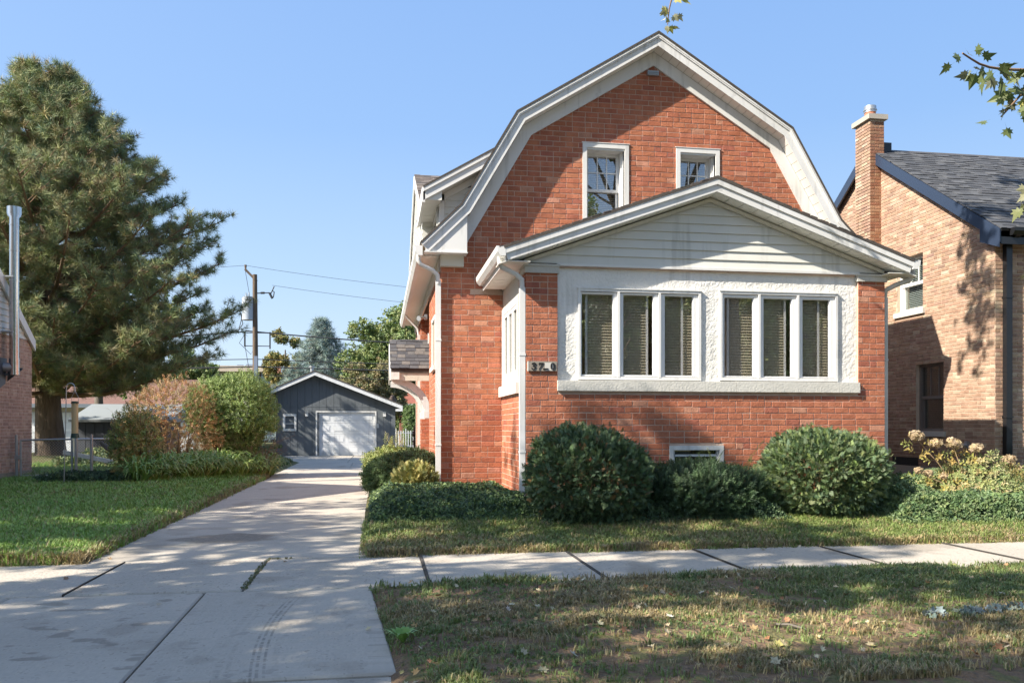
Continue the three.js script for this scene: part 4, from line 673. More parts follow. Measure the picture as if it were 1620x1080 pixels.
// =====================================================================  garage at the end of the driveway
const gar = thing('garage', 'dark grey board garage with white panelled door behind the driveway', 'garage', [-1.4, 0, -37]);
{
  const Z = -37, x0 = -4.45, x1 = .75;
  const ri = [-2.74, 3.66], PR = [[-4.75, 2.76], ri, [1.0, 2.21]];
  const top = x => x < ri[0] ? lerp(PR[0][1], ri[1], (x - PR[0][0]) / (ri[0] - PR[0][0])) : lerp(ri[1], PR[2][1], (x - ri[0]) / (PR[2][0] - ri[0]));
  const L = -4.4, R = .69, yb = 2.115, door = [-2.66, -.19, 0, 1.88], win = [-4.1, -3.54, 1.07, 1.80];
  mb().box(L, door[0] - .06, -.1, 2.0, Z - .16, Z - .02).box(door[1] + .06, R, -.1, 2.0, Z - .16, Z - .02).box(door[0] - .06, door[1] + .06, 1.95, 2.0, Z - .16, Z - .02).prism([[L, 2.0], [R, 2.0], [R, top(R) - .08], [ri[0], ri[1] - .08], [L, top(L) - .08]], Z - .16, Z - .02).build('front_wall', M.grey, gar);
  const bw = .305;
  for (let x = L; x < R - .01; x += bw) {
    const a = x + .006, b = Math.min(x + bw - .006, R), t0 = top(a) - .1, t1 = top(b) - .1;
    mb().prism([[a, yb], [b, yb], [b, t1], ...(a < ri[0] && b > ri[0] ? [[ri[0], ri[1] - .1]] : []), [a, t0]], Z - .02, Z + .012).build('wall_board', M.grey, gar);
    for (const [p, q] of cut(-.02, yb - .012, [])) {
      const segs = cut(a, b, []); for (const [s, e] of segs) {
        const parts = (s + e) / 2 > door[0] - .06 && (s + e) / 2 < door[1] + .06 ? [[1.96, yb - .012]] : (s + e) / 2 > win[0] - .05 && (s + e) / 2 < win[1] ? [[-.02, win[2]], [win[3], yb - .012]] : [[-.02, yb - .012]];
        for (const [c, d] of parts) mb().box(s, e, c, d, Z - .02, Z + .012).build('wall_board', M.grey, gar);
      }
    }
  }
  mb().box(L - .02, R + .02, yb - .012, yb, Z - .02, Z + .02).build('drip_strip', M.grey, gar);
  const dr = mb().box(door[0], door[1], 0, door[3], Z - .1, Z - .06).build('garage_door', M.garageWhite, gar);
  const dw = door[1] - door[0];
  for (let j = 0; j < 4; j++) { const y0 = j * door[3] / 4; mb().box(door[0] + .01, door[1] - .01, y0 + .006, y0 + door[3] / 4 - .006, Z - .06, Z - .048).build('door_section', M.garageWhite, dr); for (let i = 0; i < 4; i++) { const a = door[0] + dw * i / 4 + .07, b = a + dw / 4 - .14, c = y0 + .09, d = y0 + door[3] / 4 - .09, z = Z - .048; const q = mb(); q.hex([[a, c, z], [b, c, z], [b, c, z - .004], [a, c, z - .004], [a + .02, c + .02, z + .008], [b - .02, c + .02, z + .008], [b - .02, c + .02, z - .004], [a + .02, c + .02, z - .004]]).box(a, b, c, c + .014, z, z + .005).box(a, b, d - .014, d, z, z + .005).box(a, a + .014, c + .014, d - .014, z, z + .005).box(b - .014, b, c + .014, d - .014, z, z + .005).box(a + .05, b - .05, c + .05, d - .05, z, z + .0095); q.build('door_panel', M.garageWhite, dr); } }
  mb().box(door[0] - .06, door[0], 0, door[3] + .06, Z - .1, Z + .03).box(door[1], door[1] + .06, 0, door[3] + .06, Z - .1, Z + .03).box(door[0], door[1], door[3], door[3] + .06, Z - .1, Z + .03).build('door_frame', M.white, gar);
  const w = mb().box(win[0], win[1], win[2], win[2] + .09, Z - .1, Z + .04).box(win[0], win[1], win[3] - .09, win[3], Z - .1, Z + .04).box(win[1] - .09, win[1], win[2] + .09, win[3] - .09, Z - .1, Z + .04).box(win[0], win[0] + .09, win[2] + .09, win[3] - .09, Z - .1, Z + .04).box(win[0] + .09, win[1] - .09, win[2] + .3, win[2] + .33, Z - .05, Z).build('window', M.white, gar);
  mb().box(win[0] + .09, win[1] - .09, win[2] + .09, win[3] - .09, Z - .06, Z - .05).build('pane', M.glassDim, w);
  const dq = d => PR.map(p => [p[0], p[1] - d]);
  mb().band(dq(-.02), dq(.03), Z + .36, Z - 6.5).build('roof', M.roofBrown, gar);
  mb().band(dq(.03), dq(.20), Z + .31, Z + .34).box(.70, 1.0, 1.93, 2.03, Z + .02, Z + .345).build('fascia', M.garageWhite, gar);
  mb().band(dq(.16), dq(.175), Z, Z + .31).build('soffit', std([.3, .31, .33]), gar);
  mb().box(L, L + .15, -.1, top(L) - .1, Z - 6.4, Z - .16).box(R - .15, R, -.1, top(R) - .1, Z - 6.4, Z - .16).box(L, R, -.1, 2.1, Z - 6.4, Z - 6.25).build('rear_walls', M.grey, gar);
  for (const lx of [-3.10, .22]) { const l = mb().box(lx - .06, lx + .06, 1.70, 1.86, Z + .012, Z + .1).build('wall_lamp', M.white, gar); mb().box(lx - .07, lx + .07, 1.86, 1.89, Z + .012, Z + .12).build('lamp_cap', M.galv, l); }
  mb().box(-.11, -.02, 1.2, 1.38, Z + .012, Z + .06).build('keypad', M.galv, gar);
  mb().tube([[-3.0, 3.4, Z - 1.5], [-3.0, 3.92, Z - 1.5]], .08, 10).tube([[-3.0, 3.92, Z - 1.5], [-3.0, 3.98, Z - 1.5]], .13, 10).build('roof_vent', M.galv, gar);
  mb().tube([[.58, 2.2, Z - 1], [.58, 2.5, Z - 1]], .04, 8).tube([[.58, 2.42, Z - 1], [.58, 2.66, Z - .95]], [.2, .06], 12).build('turbine_vent', std([.12, .09, .08]), gar);
}

// =====================================================================  vegetation
function leafGeo(kind, r = rng(1)) {
  const m = mb();
  const leaf = (o, d, up, L, W, fold = .25, col) => { // a folded, pointed leaf from o along d
    const s = V().crossVectors(d, up).normalize(), n = V().crossVectors(s, d).normalize(), P = (t, w, h) => { const q = o.clone().addScaledVector(d, t * L).addScaledVector(s, w * W).addScaledVector(n, h * W); return [q.x, q.y, q.z]; };
    const a = P(0, 0, 0), b = P(.45, .5, fold), c = P(1, 0, -.15), e = P(.45, -.5, fold), mid = P(.5, 0, 0);
    m.tri(a, b, mid, col).tri(b, c, mid, col).tri(a, mid, e, col).tri(mid, c, e, col);
  };
  const rd = () => { const z = r() * 2 - 1, a = r() * 6.283, k = Math.sqrt(1 - z * z); return V(k * Math.cos(a), z, k * Math.sin(a)); };
  if (kind === 'clump') for (let i = 0; i < 11; i++) { const o = rd().multiplyScalar(.55 * Math.cbrt(r())), d = rd(); d.y -= .35; leaf(o, d.normalize(), rd(), .42 + .2 * r(), .30 + .1 * r()); }
  if (kind === 'twiglet') { for (let i = 0; i < 9; i++) { const t = i / 9, o = V((r() - .5) * .1, t, (r() - .5) * .1), a = i * 2.4, d = V(Math.cos(a), .5 + .4 * r(), Math.sin(a)); leaf(o, d.normalize(), V(0, 1, 0), .34 + .12 * r(), .2); } }
  if (kind === 'spray') { // flat scale-leaved spray
    for (let i = 0; i < 9; i++) { const t = i / 9, sd = i % 2 ? 1 : -1, o = V(0, t * .85, 0), d = V(sd * (.75 - .35 * t), .75, (r() - .5) * .4); leaf(o, d.normalize(), V(0, 0, 1), .5 - .24 * t + .08 * r(), .13, .1); }
    leaf(V(0, .1, 0), V(0, 1, 0), V(0, 0, 1), 1, .12, .1);
  }
  if (kind === 'needles') for (let i = 0; i < 26; i++) { const a = r() * 6.283, e = -.25 + 1.5 * Math.pow(r(), .8), d = V(Math.cos(a) * Math.cos(e), Math.sin(e), Math.sin(a) * Math.cos(e)); const o = V(0, r() * .45 - .2, 0), s = V().crossVectors(d, rd()).normalize().multiplyScalar(.032), L = .8 + .35 * r(), t = o.clone().addScaledVector(d, L); m.tri([o.x - s.x, o.y - s.y, o.z - s.z], [o.x + s.x, o.y + s.y, o.z + s.z], [t.x, t.y, t.z]); }
  if (kind === 'yew') for (let i = 0; i < 24; i++) { const t = i / 24, a = i * 2.4, o = V(0, t, 0), d = V(Math.cos(a), .55 + .5 * t, Math.sin(a)).normalize(); leaf(o, d, V(0, 1, 0), .36 - .12 * t, .075, .1); }
  if (kind === 'blade') for (let i = 0; i < 7; i++) { const a = r() * 6.283, x = (r() - .5) * .9, z = (r() - .5) * .9, h = .55 + .6 * r(), l = .25 + .55 * r(), w = .055 + .02 * r(), c = Math.cos(a), s = Math.sin(a); const p0 = [x - s * w, 0, z + c * w], p1 = [x + s * w, 0, z - c * w], q0 = [x + c * l * .35 - s * w * .8, h * .62, z + s * l * .35 + c * w * .8], q1 = [x + c * l * .35 + s * w * .8, h * .62, z + s * l * .35 - c * w * .8], t = [x + c * l, h * (1 - .25 * l), z + s * l]; m.tri(p0, p1, q1).tri(p0, q1, q0).tri(q0, q1, t); }
  if (kind === 'strap') for (let i = 0; i < 9; i++) { const a = r() * 6.283, l = .5 + .5 * r(), h = .7 + .4 * r(), w = .035, c = Math.cos(a), s = Math.sin(a); let pv = null; for (let k = 0; k <= 5; k++) { const t = k / 5, x = c * l * t, z = s * l * t, y = h * Math.sin(t * 2.25) * .95, ww = w * (1 - .8 * t * t); const e = [[x - s * ww, y, z + c * ww], [x + s * ww, y, z - c * ww]]; if (pv) m.quad(pv[0], pv[1], e[1], e[0]); pv = e; } }
  if (kind === 'dead') { const P = [[0, -.5], [.14, -.2], [.42, -.3], [.34, 0], [.5, .22], [.24, .2], [.12, .5], [-.1, .3], [-.34, .44], [-.3, .1], [-.52, -.04], [-.26, -.2]], z = p => .55 * p[0] * p[0] + .35 * p[1] * p[1] * (p[0] > 0 ? 1.3 : .4); for (let i = 0; i < P.length; i++) { const a = P[i], b = P[(i + 1) % P.length]; m.tri([0, .02, 0], [a[0] * 1.3, z(a) * 1.3, a[1] * 1.3], [b[0] * 1.3, z(b) * 1.3, b[1] * 1.3]); } }
  if (kind === 'dead_old') { leaf(V(0, 0, 0), V(1, .1, 0).normalize(), V(0, 1, 0), 1, .75, .45); leaf(V(.25, 0, 0), V(.5, .25, .85).normalize(), V(0, 1, 0), .6, .4, .3); leaf(V(.25, 0, 0), V(.5, .2, -.85).normalize(), V(0, 1, 0), .6, .4, .4); }
  return m.bake();
}
const LG = { clump: leafGeo('clump', rng(2)), clump2: leafGeo('clump', rng(3)), twiglet: leafGeo('twiglet', rng(4)), spray: leafGeo('spray', rng(5)), needles: leafGeo('needles', rng(6)), yew: leafGeo('yew', rng(7)), blade: leafGeo('blade', rng(8)), blade2: leafGeo('blade', rng(9)), strap: leafGeo('strap', rng(10)), dead: leafGeo('dead', rng(12)) };
const rdir = r => { const z = r() * 2 - 1, a = r() * 6.283, k = Math.sqrt(1 - z * z); return V(k * Math.cos(a), z, k * Math.sin(a)); };
const vary = (r, cs) => { const c = cs[Math.floor(r() * cs.length)], k = 1.6 * (.75 + .5 * r()); return [c[0] * k * (.92 + .16 * r()), c[1] * k, c[2] * k * (.85 + .3 * r())]; };

// limbs: recursive tapered tubes; returns the ends and inner points where leaves grow
function limbs(m, r, start, dir, len, rad, depth, tips, spread = .7, lift = .12, kids = 3) {
  const pts = [[start.x, start.y, start.z]], rs = [rad]; let p = start.clone(), d = dir.clone().normalize(); const n = 4;
  for (let i = 1; i <= n; i++) { d.add(rdir(r).multiplyScalar(.16)); d.y += lift * .3; d.normalize(); p = p.clone().addScaledVector(d, len / n); pts.push([p.x, p.y, p.z]); rs.push(rad * (1 - .62 * i / n)); if (depth <= 1 && i > 1) tips.push([p.clone(), d.clone()]); }
  m.tube(pts, rs, depth > 1 ? 7 : 4, null, false);
  if (depth > 0) for (let k = 0; k < kids; k++) { const t = .45 + .55 * (k + r()) / kids, i = Math.min(n - 1, Math.floor(t * n)), a = pts[i], b = pts[i + 1], f = t * n - i, q = V(lerp(a[0], b[0], f), lerp(a[1], b[1], f), lerp(a[2], b[2], f)); const nd = d.clone().multiplyScalar(.75).add(rdir(r).multiplyScalar(spread)); nd.y += lift; limbs(m, r, q, nd, len * (.55 + .25 * r()), rad * .42, depth - 1, tips, spread, lift, kids); }
}
function broadleaf(name, label, { at, h, r: R, base = .35, leaf = .16, n = 5000, cols, seed, group, flat = 1, bark = M.barkGrey, trunk = .18, keep, lumps = 26 }) {
  const rd = rng(seed), t = thing(name, label, 'tree', at, group), m = mb(), tips = [], o = V(...at), top = h * base;
  const lean = V((rd() - .5) * .3, 1, (rd() - .5) * .3); const c = V(at[0], at[1] + h * (base + 1) / 2, at[2]), ry = h * (1 - base) / 2 * flat;
  m.tube([[o.x, o.y - .1, o.z], [o.x, o.y + .3, o.z], [o.x + lean.x * .3, o.y + top * .6, o.z + lean.z * .3], [o.x + lean.x * .6, o.y + top, o.z + lean.z * .6], [o.x, o.y + h * .78, o.z]], [trunk * 1.5, trunk * 1.1, trunk, trunk * .85, trunk * .25], 10);
  for (let k = 0; k < 7; k++) { const a = k * 2.4, e = .3 + .5 * rd(), st = V(o.x, o.y + top * (.85 + .9 * rd() * (1 - base) / Math.max(base, .2) * .5), o.z); limbs(m, rd, st, V(Math.cos(a) * Math.cos(e), Math.sin(e) + .2, Math.sin(a) * Math.cos(e)), R * .75, trunk * .45, 2, tips, .8, .12, 3); }
  m.build('trunk', bark, t);
  const L = []; for (let k = 0; k < lumps; k++) { const d = rdir(rd), q = .45 + .5 * Math.cbrt(rd()); L.push([V(c.x + d.x * R * q, c.y + d.y * ry * q, c.z + d.z * R * q), R * (.24 + .18 * rd())]); }
  const mats = [[], []], cs = [[], []];
  for (let i = 0; i < n; i++) {
    let p; if (rd() < .25 && tips.length) p = tips[Math.floor(rd() * tips.length)][0].clone().addScaledVector(rdir(rd), leaf * 1.5); else { const [q, rr] = L[Math.floor(rd() * L.length)]; p = q.clone().addScaledVector(rdir(rd).multiply(V(1, .75, 1)), rr * Math.pow(rd(), .45)); }
    if (keep && !keep(p)) continue; const k = i % 2, s = leaf * (.7 + .6 * rd());
    mats[k].push(place(p.x, p.y, p.z, rd() * 6.28, rd() * 6.28, rd() * 6.28, s * 1.6)); cs[k].push(vary(rd, cols));
  }
  instances('crown', LG.clump, M.leafV, mats[0], cs[0], t); instances('crown', LG.clump2, M.leafV, mats[1], cs[1], t);
  return t;
}
const GREEN = [[.075, .115, .030], [.095, .135, .038], [.058, .092, .026], [.12, .145, .04]], AUT = [[.15, .15, .04], [.20, .16, .045], [.10, .12, .035], [.25, .19, .05]];

// --- the big pine behind the left lawn
{
  const at = [-8.2, .5, -22.6], r = rng(91), t = thing('pine_tree', 'tall broad pine with a thick bare lower trunk beside the left house', 'tree', at), m = mb(), tips = [];
  m.tube([[-8.15, .2, -22.6], [-8.2, .7, -22.6], [-8.25, 1.6, -22.6], [-8.3, 3.2, -22.6], [-8.25, 5, -22.6], [-8.3, 7.2, -22.6], [-8.2, 9.95, -22.6]], [.44, .34, .285, .24, .19, .13, .03], 14);
  m.build('trunk', M.bark, t);
  const lim = mb(), prof = [[2.0, 3.9], [2.8, 4.5], [3.6, 4.8], [4.4, 4.7], [5.4, 4.2], [6.4, 3.4], [7.4, 2.5], [8.2, 1.9], [9.0, 1.3], [9.7, .8], [10.3, .45]];
  const Rat = y => { let i = 0; while (i < prof.length - 2 && prof[i + 1][0] < y) i++; return lerp(prof[i][1], prof[i + 1][1], clamp((y - prof[i][0]) / (prof[i + 1][0] - prof[i][0]))); };
  for (let y = 2.1; y < 9.75; y += .31) {
    const n = 8;
    for (let k = 0; k < n; k++) {
      const a = k / n * 6.283 + y * 3.7 + r() * .5, L = Rat(y + .3) * (.60 + .36 * r()) , up = y < 4 ? .02 : .18, st = V(-8.25, y, -22.6), P = [], RR = [];
      for (let q = 0; q <= 5; q++) { const f = q / 5; P.push([st.x + Math.cos(a) * L * f, st.y + L * (up * f + .16 * f * f - (y < 5 ? .22 * f * (1 - f) : 0)), st.z + Math.sin(a) * L * f]); RR.push(lerp(.055 * (L / 4 + .35), .012, f)); }
      lim.tube(P, RR, 5, null, false);
      const nb_ = Math.round(5 + L * 4.6);
      for (let q = 0; q < nb_; q++) {
        const f = .28 + .72 * (q + r()) / nb_, i = Math.min(4, Math.floor(f * 5)), g = f * 5 - i, b = V(lerp(P[i][0], P[i + 1][0], g), lerp(P[i][1], P[i + 1][1], g), lerp(P[i][2], P[i + 1][2], g)), sd = r() < .5 ? 1 : -1, an = a + sd * (.5 + .7 * r()), l = (.35 + .75 * r()) * (1.15 - .55 * f) * Math.min(1, .3 + L * .28), d = V(Math.cos(an), .15 + .75 * r(), Math.sin(an)).normalize(), e = b.clone().addScaledVector(d, l);
        lim.tube([[b.x, b.y, b.z], [e.x, e.y, e.z]], [.014, .007], 3, null, false);
        const cnt = 4 + Math.floor(l * 6); for (let w = 0; w < cnt; w++) { const p = b.clone().lerp(e, .3 + .72 * w / cnt).add(rdir(r).multiplyScalar(.10)); const dd = d.clone().add(rdir(r).multiplyScalar(.8)); dd.y += .45; tips.push([p, dd.normalize()]); }
      }
      tips.push([V(...P[5]), V(Math.cos(a), .6, Math.sin(a)).normalize()]);
    }
  }
  lim.build('limb', M.twig, t);
  const cs = [[.155, .18, .065], [.125, .155, .062], [.195, .205, .085], [.085, .12, .058], [.21, .18, .085]];
  instances('crown', LG.needles, M.needleV, tips.map(([p, d]) => along(p, d, r() * 6.28, .15 + .06 * r())), tips.map(() => vary(r, cs)), t);
  t.position.set(-9.75, .30, -26.9); t.scale.set(1.25, 1.25, 1.25);
}
// --- blue spruce behind the garage
{
  const at = [-3.9, 0, -58], r = rng(92), t = thing('spruce_tree', 'bluish conical spruce standing behind the garage roof', 'tree', at), tips = [];
  mb().tube([[at[0], 0, at[2]], [at[0], 8.4, at[2]]], [.25, .03], 8).build('trunk', M.bark, t);
  const lim = mb();
  for (let y = 1.2; y < 8.5; y += .26) for (let k = 0; k < 8; k++) {
    const a = k / 8 * 6.283 + y * 2.1 + r() * .6, L = (9.0 - y) * .58 * (.75 + .45 * r()) + .1, e = V(at[0] + Math.cos(a) * L, y - L * .12, at[2] + Math.sin(a) * L); lim.tube([[at[0], y, at[2]], [e.x, e.y, e.z]], [.03, .01], 4, null, false);
    const n = 4 + Math.round(L * 6); for (let q = 0; q < n; q++) { const f = .25 + .78 * q / n, p = V(at[0], y, at[2]).lerp(e, f).add(rdir(r).multiply(V(.28, .14, .28))); tips.push([p, V(Math.cos(a), .3 - .4 * r(), Math.sin(a)).add(rdir(r).multiplyScalar(.6)).normalize()]); }
  }
  lim.build('limb', M.twig, t);
  instances('crown', LG.needles, M.needleV, tips.map(([p, d]) => along(p, d, r() * 6.28, .27 + .10 * r())), tips.map(() => vary(r, [[.18, .23, .21], [.13, .18, .17], [.21, .26, .235], [.10, .14, .13]])), t);
}
// --- trees beyond the garage
broadleaf('leafy_tree', 'tall green leafy tree behind the right end of the garage', { at: [.8, 0, -56], h: 9.3, r: 3.3, base: .2, leaf: .2, n: 6500, lumps: 40, cols: [[.11, .16, .045], [.14, .18, .055], [.09, .13, .04], [.17, .19, .06]], seed: 101 });
broadleaf('leafy_tree', 'thin tree with bronze seed clusters just behind the garage ridge', { at: [-.5, 0, -49], h: 5.2, r: 1.9, base: .25, leaf: .15, n: 3200, cols: [[.20, .16, .075], [.14, .13, .05], [.17, .15, .07], [.10, .12, .04]], seed: 102 });
broadleaf('leafy_tree', 'yellowing narrow tree left of the spruce', { at: [-6.6, 0, -61], h: 8.6, r: 1.35, base: .3, leaf: .17, n: 2200, cols: [[.22, .17, .04], [.15, .14, .04], [.11, .13, .04]], seed: 103 });
broadleaf('leafy_tree', 'yellow green tree seen just over the door hood', { at: [2.6, 0, -62], h: 8.2, r: 1.8, base: .25, leaf: .2, n: 2600, cols: [[.26, .22, .05], [.18, .17, .05], [.12, .14, .04]], seed: 104 });
broadleaf('leafy_tree', 'low dark green tree between garage and red roofed house', { at: [1.7, 0, -54.5], h: 4.6, r: 1.6, base: .2, leaf: .17, n: 2600, cols: GREEN, seed: 105 });

// --- trees of the street that only throw shade, stand in the panes, or reach into the frame
broadleaf('street_tree', 'street tree left of the driveway shading the concrete', { at: [-9.6, 0, -4.6], h: 11.6, r: 3.8, base: .38, leaf: .19, n: 1700, lumps: 17, cols: GREEN, seed: 111, trunk: .24 });
broadleaf('street_tree', 'yard tree in front of the left house shading the lawn', { at: [-13.2, .2, -7.6], h: 13, r: 3.5, base: .36, leaf: .19, n: 560, lumps: 12, cols: GREEN, seed: 112, trunk: .24 });
broadleaf('street_tree', 'street tree near the viewer shading the parkway grass', { at: [-6.6, 0, -1.9], h: 8.6, r: 3.2, base: .42, leaf: .19, n: 1400, lumps: 14, cols: GREEN, seed: 113, trunk: .22 });
for (const [i, [x, z, h, R]] of [[7.5, 13, 11, 4.2], [13.5, 12, 10, 4.2], [19.5, 14, 12, 4.6], [2.5, 17, 12, 4.4], [10.5, 20, 14, 5]].entries())
  broadleaf('street_tree', ['tree across the street mirrored in the left porch panes', 'tree across the street mirrored in the middle porch panes', 'tree across the street mirrored in the right porch panes', 'tree across the street mirrored in the gable panes', 'tallest tree across the street behind the others'][i], { at: [x, 0, z], h, r: R, base: .12, leaf: .26, n: 6500, lumps: 40, cols: [[.19, .235, .06], [.22, .25, .075], [.14, .18, .045]], seed: 120 + i, trunk: .25 });

// --- maple whose twigs hang into the picture: each leaf a piece
{
  const at = [8.0, 0, -4.0], r = rng(131), t = thing('maple_tree', 'silver maple whose twigs hang into the sky at the upper right', 'tree', at), m = mb(), tips = [];
  m.tube([[8, -.1, -4], [8, .4, -4], [7.9, 2.5, -4.1], [7.7, 4.6, -4.4], [7.2, 7, -5]], [.42, .33, .28, .24, .16], 12);
  const c = V(7.6, 10.8, -6.8);
  for (let k = 0; k < 8; k++) { const a = k * .9, st = V(7.75, 4.4 + k * .28, -4.4); limbs(m, r, st, V(Math.cos(a) * .8, 1.1, Math.sin(a) * .8 - .35), 3.6, .12, 2, tips, .7, .15, 3); }
  const shape = (() => { const P = [[0, -.02], [.10, .12], [.36, .06], [.27, .22], [.55, .34], [.36, .40], [.42, .62], [.22, .54], [.14, .72], [0, 1.02], [-.14, .72], [-.22, .54], [-.42, .62], [-.36, .40], [-.55, .34], [-.27, .22], [-.36, .06], [-.10, .12]], q = mb(), o = [0, .28, 0]; for (let i = 0; i < P.length; i++) { const a = P[i], b = P[(i + 1) % P.length], z = p => .10 * Math.abs(p[0]) * 2 - .16 * p[1] * p[1]; q.tri(o, [a[0], a[1], z(a)], [b[0], b[1], z(b)]); } q.tri([-.008, -.02, 0], [.008, -.02, 0], [0, -.45, .05]); return q; })();
  const lg = shape.bake(), lm = [[.115, .15, .035], [.085, .12, .03], [.17, .19, .05], [.36, .33, .06], [.30, .29, .16], [.13, .14, .07]].map(k => leafy(k, { transmission: .4 }));
  const branch = (pts, n, size, mats, seed) => { // a hanging twig with single leaves
    const q = rng(seed), P = pts.map(p => V(...p)), cv = new THREE.CatmullRomCurve3(P); const b = mb().tube(cv.getPoints(12).map(p => [p.x, p.y, p.z]), Array.from({ length: 13 }, (_, i) => ( .017 - .011 * i / 12)), 5).build('branch', M.twig, t); const bp = baseOf(b);
    for (let i = 0; i < n; i++) { const f = .12 + .88 * (i + q()) / n, p = cv.getPoint(f), d = rdir(q); d.y = -Math.abs(d.y) * .8 - .15; p.addScaledVector(d, size * (.5 + .6 * q())); const L = new THREE.Mesh(lg, lm[mats[Math.floor(q() * mats.length)]]); L.name = 'leaf'; const s = size * (.7 + .55 * q()); L.matrix.copy(along(p.clone().sub(bp), d, q() * 6.28, s)); L.matrix.decompose(L.position, L.quaternion, L.scale); L.castShadow = L.receiveShadow = true; b.add(L); }
  };
  const G = [0, 0, 1, 1, 2, 5];
  branch([[5.4, 4.3, -5.2], [5.0, 3.98, -5.3], [4.7, 3.82, -5.3], [4.42, 3.78, -5.28], [4.18, 3.78, -5.25], [3.98, 3.83, -5.2]], 56, .108, G, 1);
  branch([[5.3, 4.2, -5.35], [4.95, 3.98, -5.35], [4.68, 3.75, -5.3], [4.5, 3.62, -5.3]], 38, .112, [0, 1, 3, 2], 2);
  branch([[5.2, 4.3, -5.3], [4.85, 3.95, -5.3], [4.58, 3.68, -5.3], [4.36, 3.45, -5.3]], 40, .097, [0, 4, 1, 5], 3);
  branch([[5.2, 3.6, -5.3], [4.9, 3.2, -5.3], [4.68, 2.98, -5.3], [4.58, 2.86, -5.3]], 34, .10, [4, 4, 2, 0], 4);
  branch([[5.2, 3.1, -5.3], [4.95, 2.7, -5.3], [4.72, 2.42, -5.3], [4.66, 2.36, -5.3]], 26, .09, [4, 4, 2], 5);
  branch([[4.1, 7.6, -9.6], [3.7, 6.9, -9.6], [3.46, 6.35, -9.6], [3.42, 6.08, -9.6]], 26, .11, [3, 3, 4, 2], 6);
  m.build('trunk', M.barkGrey, t);
  const mats = [], cs = [], L = []; for (let k = 0; k < 26; k++) { const d = rdir(r), q = .4 + .6 * Math.cbrt(r()); L.push([V(c.x + d.x * 4.6 * q, c.y + d.y * 2.6 * q, c.z + d.z * 4.9 * q), .7 + .6 * r()]); }
    for (let i = 0; i < 4600; i++) { const [q, rr] = L[Math.floor(r() * L.length)], p = q.clone().addScaledVector(rdir(r).multiply(V(1, .6, 1)), rr * Math.pow(r(), .5)); if (p.y < 7.6 || (p.y - 1.25) / Math.max(.5, -p.z * .9876 + p.x * .157) < .56) continue; const s = .19 * (.7 + .6 * r()); mats.push(place(p.x, p.y, p.z, r() * 6.28, r() * 6.28, r() * 6.28, s * 1.6)); cs.push(vary(r, GREEN)); }
  for (const [a, b, n] of [[[3.4, 10.2, -10.4], [4.7, 8.0, -11.1], 60], [[4.2, 10.6, -10.6], [5.2, 8.7, -11.2], 60], [[3.0, 9.6, -10.2], [3.9, 7.9, -10.7], 45], [[5.0, 11.6, -10.8], [5.8, 9.8, -11.0], 50], [[4.4, 12.6, -11.4], [5.9, 11.6, -12], 60], [[5.2, 13, -11], [6.9, 11.8, -11.8], 60]]) { const P = V(...a), Q = V(...b), sw = V(7.2, 9.5, -7.5); const bm = mb().tube([[sw.x, sw.y, sw.z], [lerp(sw.x, P.x, .6), lerp(sw.y, P.y, .6) + .5, lerp(sw.z, P.z, .6)], [P.x, P.y, P.z], [Q.x, Q.y, Q.z]], [.05, .035, .022, .008], 5, null, false); bm.build('bough', M.barkGrey, t); for (let i = 0; i < n; i++) { const p = P.clone().lerp(Q, r()).addScaledVector(rdir(r), .08 + .42 * r()), s = .12 * (.7 + .6 * r()); mats.push(place(p.x, p.y, p.z, r() * 6.28, r() * 6.28, r() * 6.28, s * 1.6)); cs.push(vary(r, GREEN)); } }
  instances('crown', LG.clump, M.leafV, mats, cs, t);
}

// --- clipped shrubs, as shells of sprays on twigs
function globe(name, label, { at, rx, ry, rz, geo, n, size, cols, seed, pow = 2.6, inner = .55, group, stems = 9, out = .8, mat = M.leafV, extra, shape = () => 1, upb = .35 }) {
  const r = rng(seed), t = thing(name, label, 'shrub', at, group), m = mb(), c = V(at[0], at[1] + ry, at[2]);
  for (let k = 0; k < stems; k++) { const a = k * 2.4, P = [[at[0] + Math.cos(a) * rx * .15, at[1] - .02, at[2] + Math.sin(a) * rz * .15]]; for (let q = 1; q <= 3; q++) P.push([at[0] + Math.cos(a + .2 * q) * rx * (.15 + .24 * q) + (r() - .5) * .06, at[1] + ry * (.25 + .5 * q * (.6 + .4 * r())), at[2] + Math.sin(a + .2 * q) * rz * (.15 + .24 * q)]); m.tube(P, [.022, .016, .011, .006], 5, null, false); }
  m.build('stems', M.twig, t);
  const mats = [], cs = [];
  for (let i = 0; i < n; i++) {
    const d = rdir(r), k = Math.pow(Math.pow(Math.abs(d.x), pow) + Math.pow(Math.abs(d.y), pow) + Math.pow(Math.abs(d.z), pow), -1 / pow), lump = 1 + .2 * (fbm(d.x * 2.2 + seed, d.y * 2.2 + d.z * 1.7, 3, 0, seed) - .5) * 2 + .14 * (fbm(d.x * 6 + seed, d.y * 6 + d.z * 5, 2, 0, seed + 5) - .5), q = (inner + (1 - inner) * Math.pow(r(), .5)) * lump * shape(d) * (r() < .03 ? 1.1 : 1);
    const p = V(c.x + d.x * k * rx * q, c.y + d.y * k * ry * q, c.z + d.z * k * rz * q); if (p.y < at[1] + .01) continue;
    const o = V(d.x / rx, d.y / ry, d.z / rz).normalize().multiplyScalar(.75).add(rdir(r).multiplyScalar(out)); o.y += upb; mats.push(along(p, o, r() * 6.28, size * (.7 + .6 * r()))); cs.push(vary(r, cols));
  }
  if (extra) extra(r, mats, cs);
  instances('foliage', geo, mat, mats, cs, t); return t;
}
const ARB = [[.050, .090, .036], [.066, .108, .040], [.038, .072, .030], [.080, .118, .042], [.058, .10, .045]];
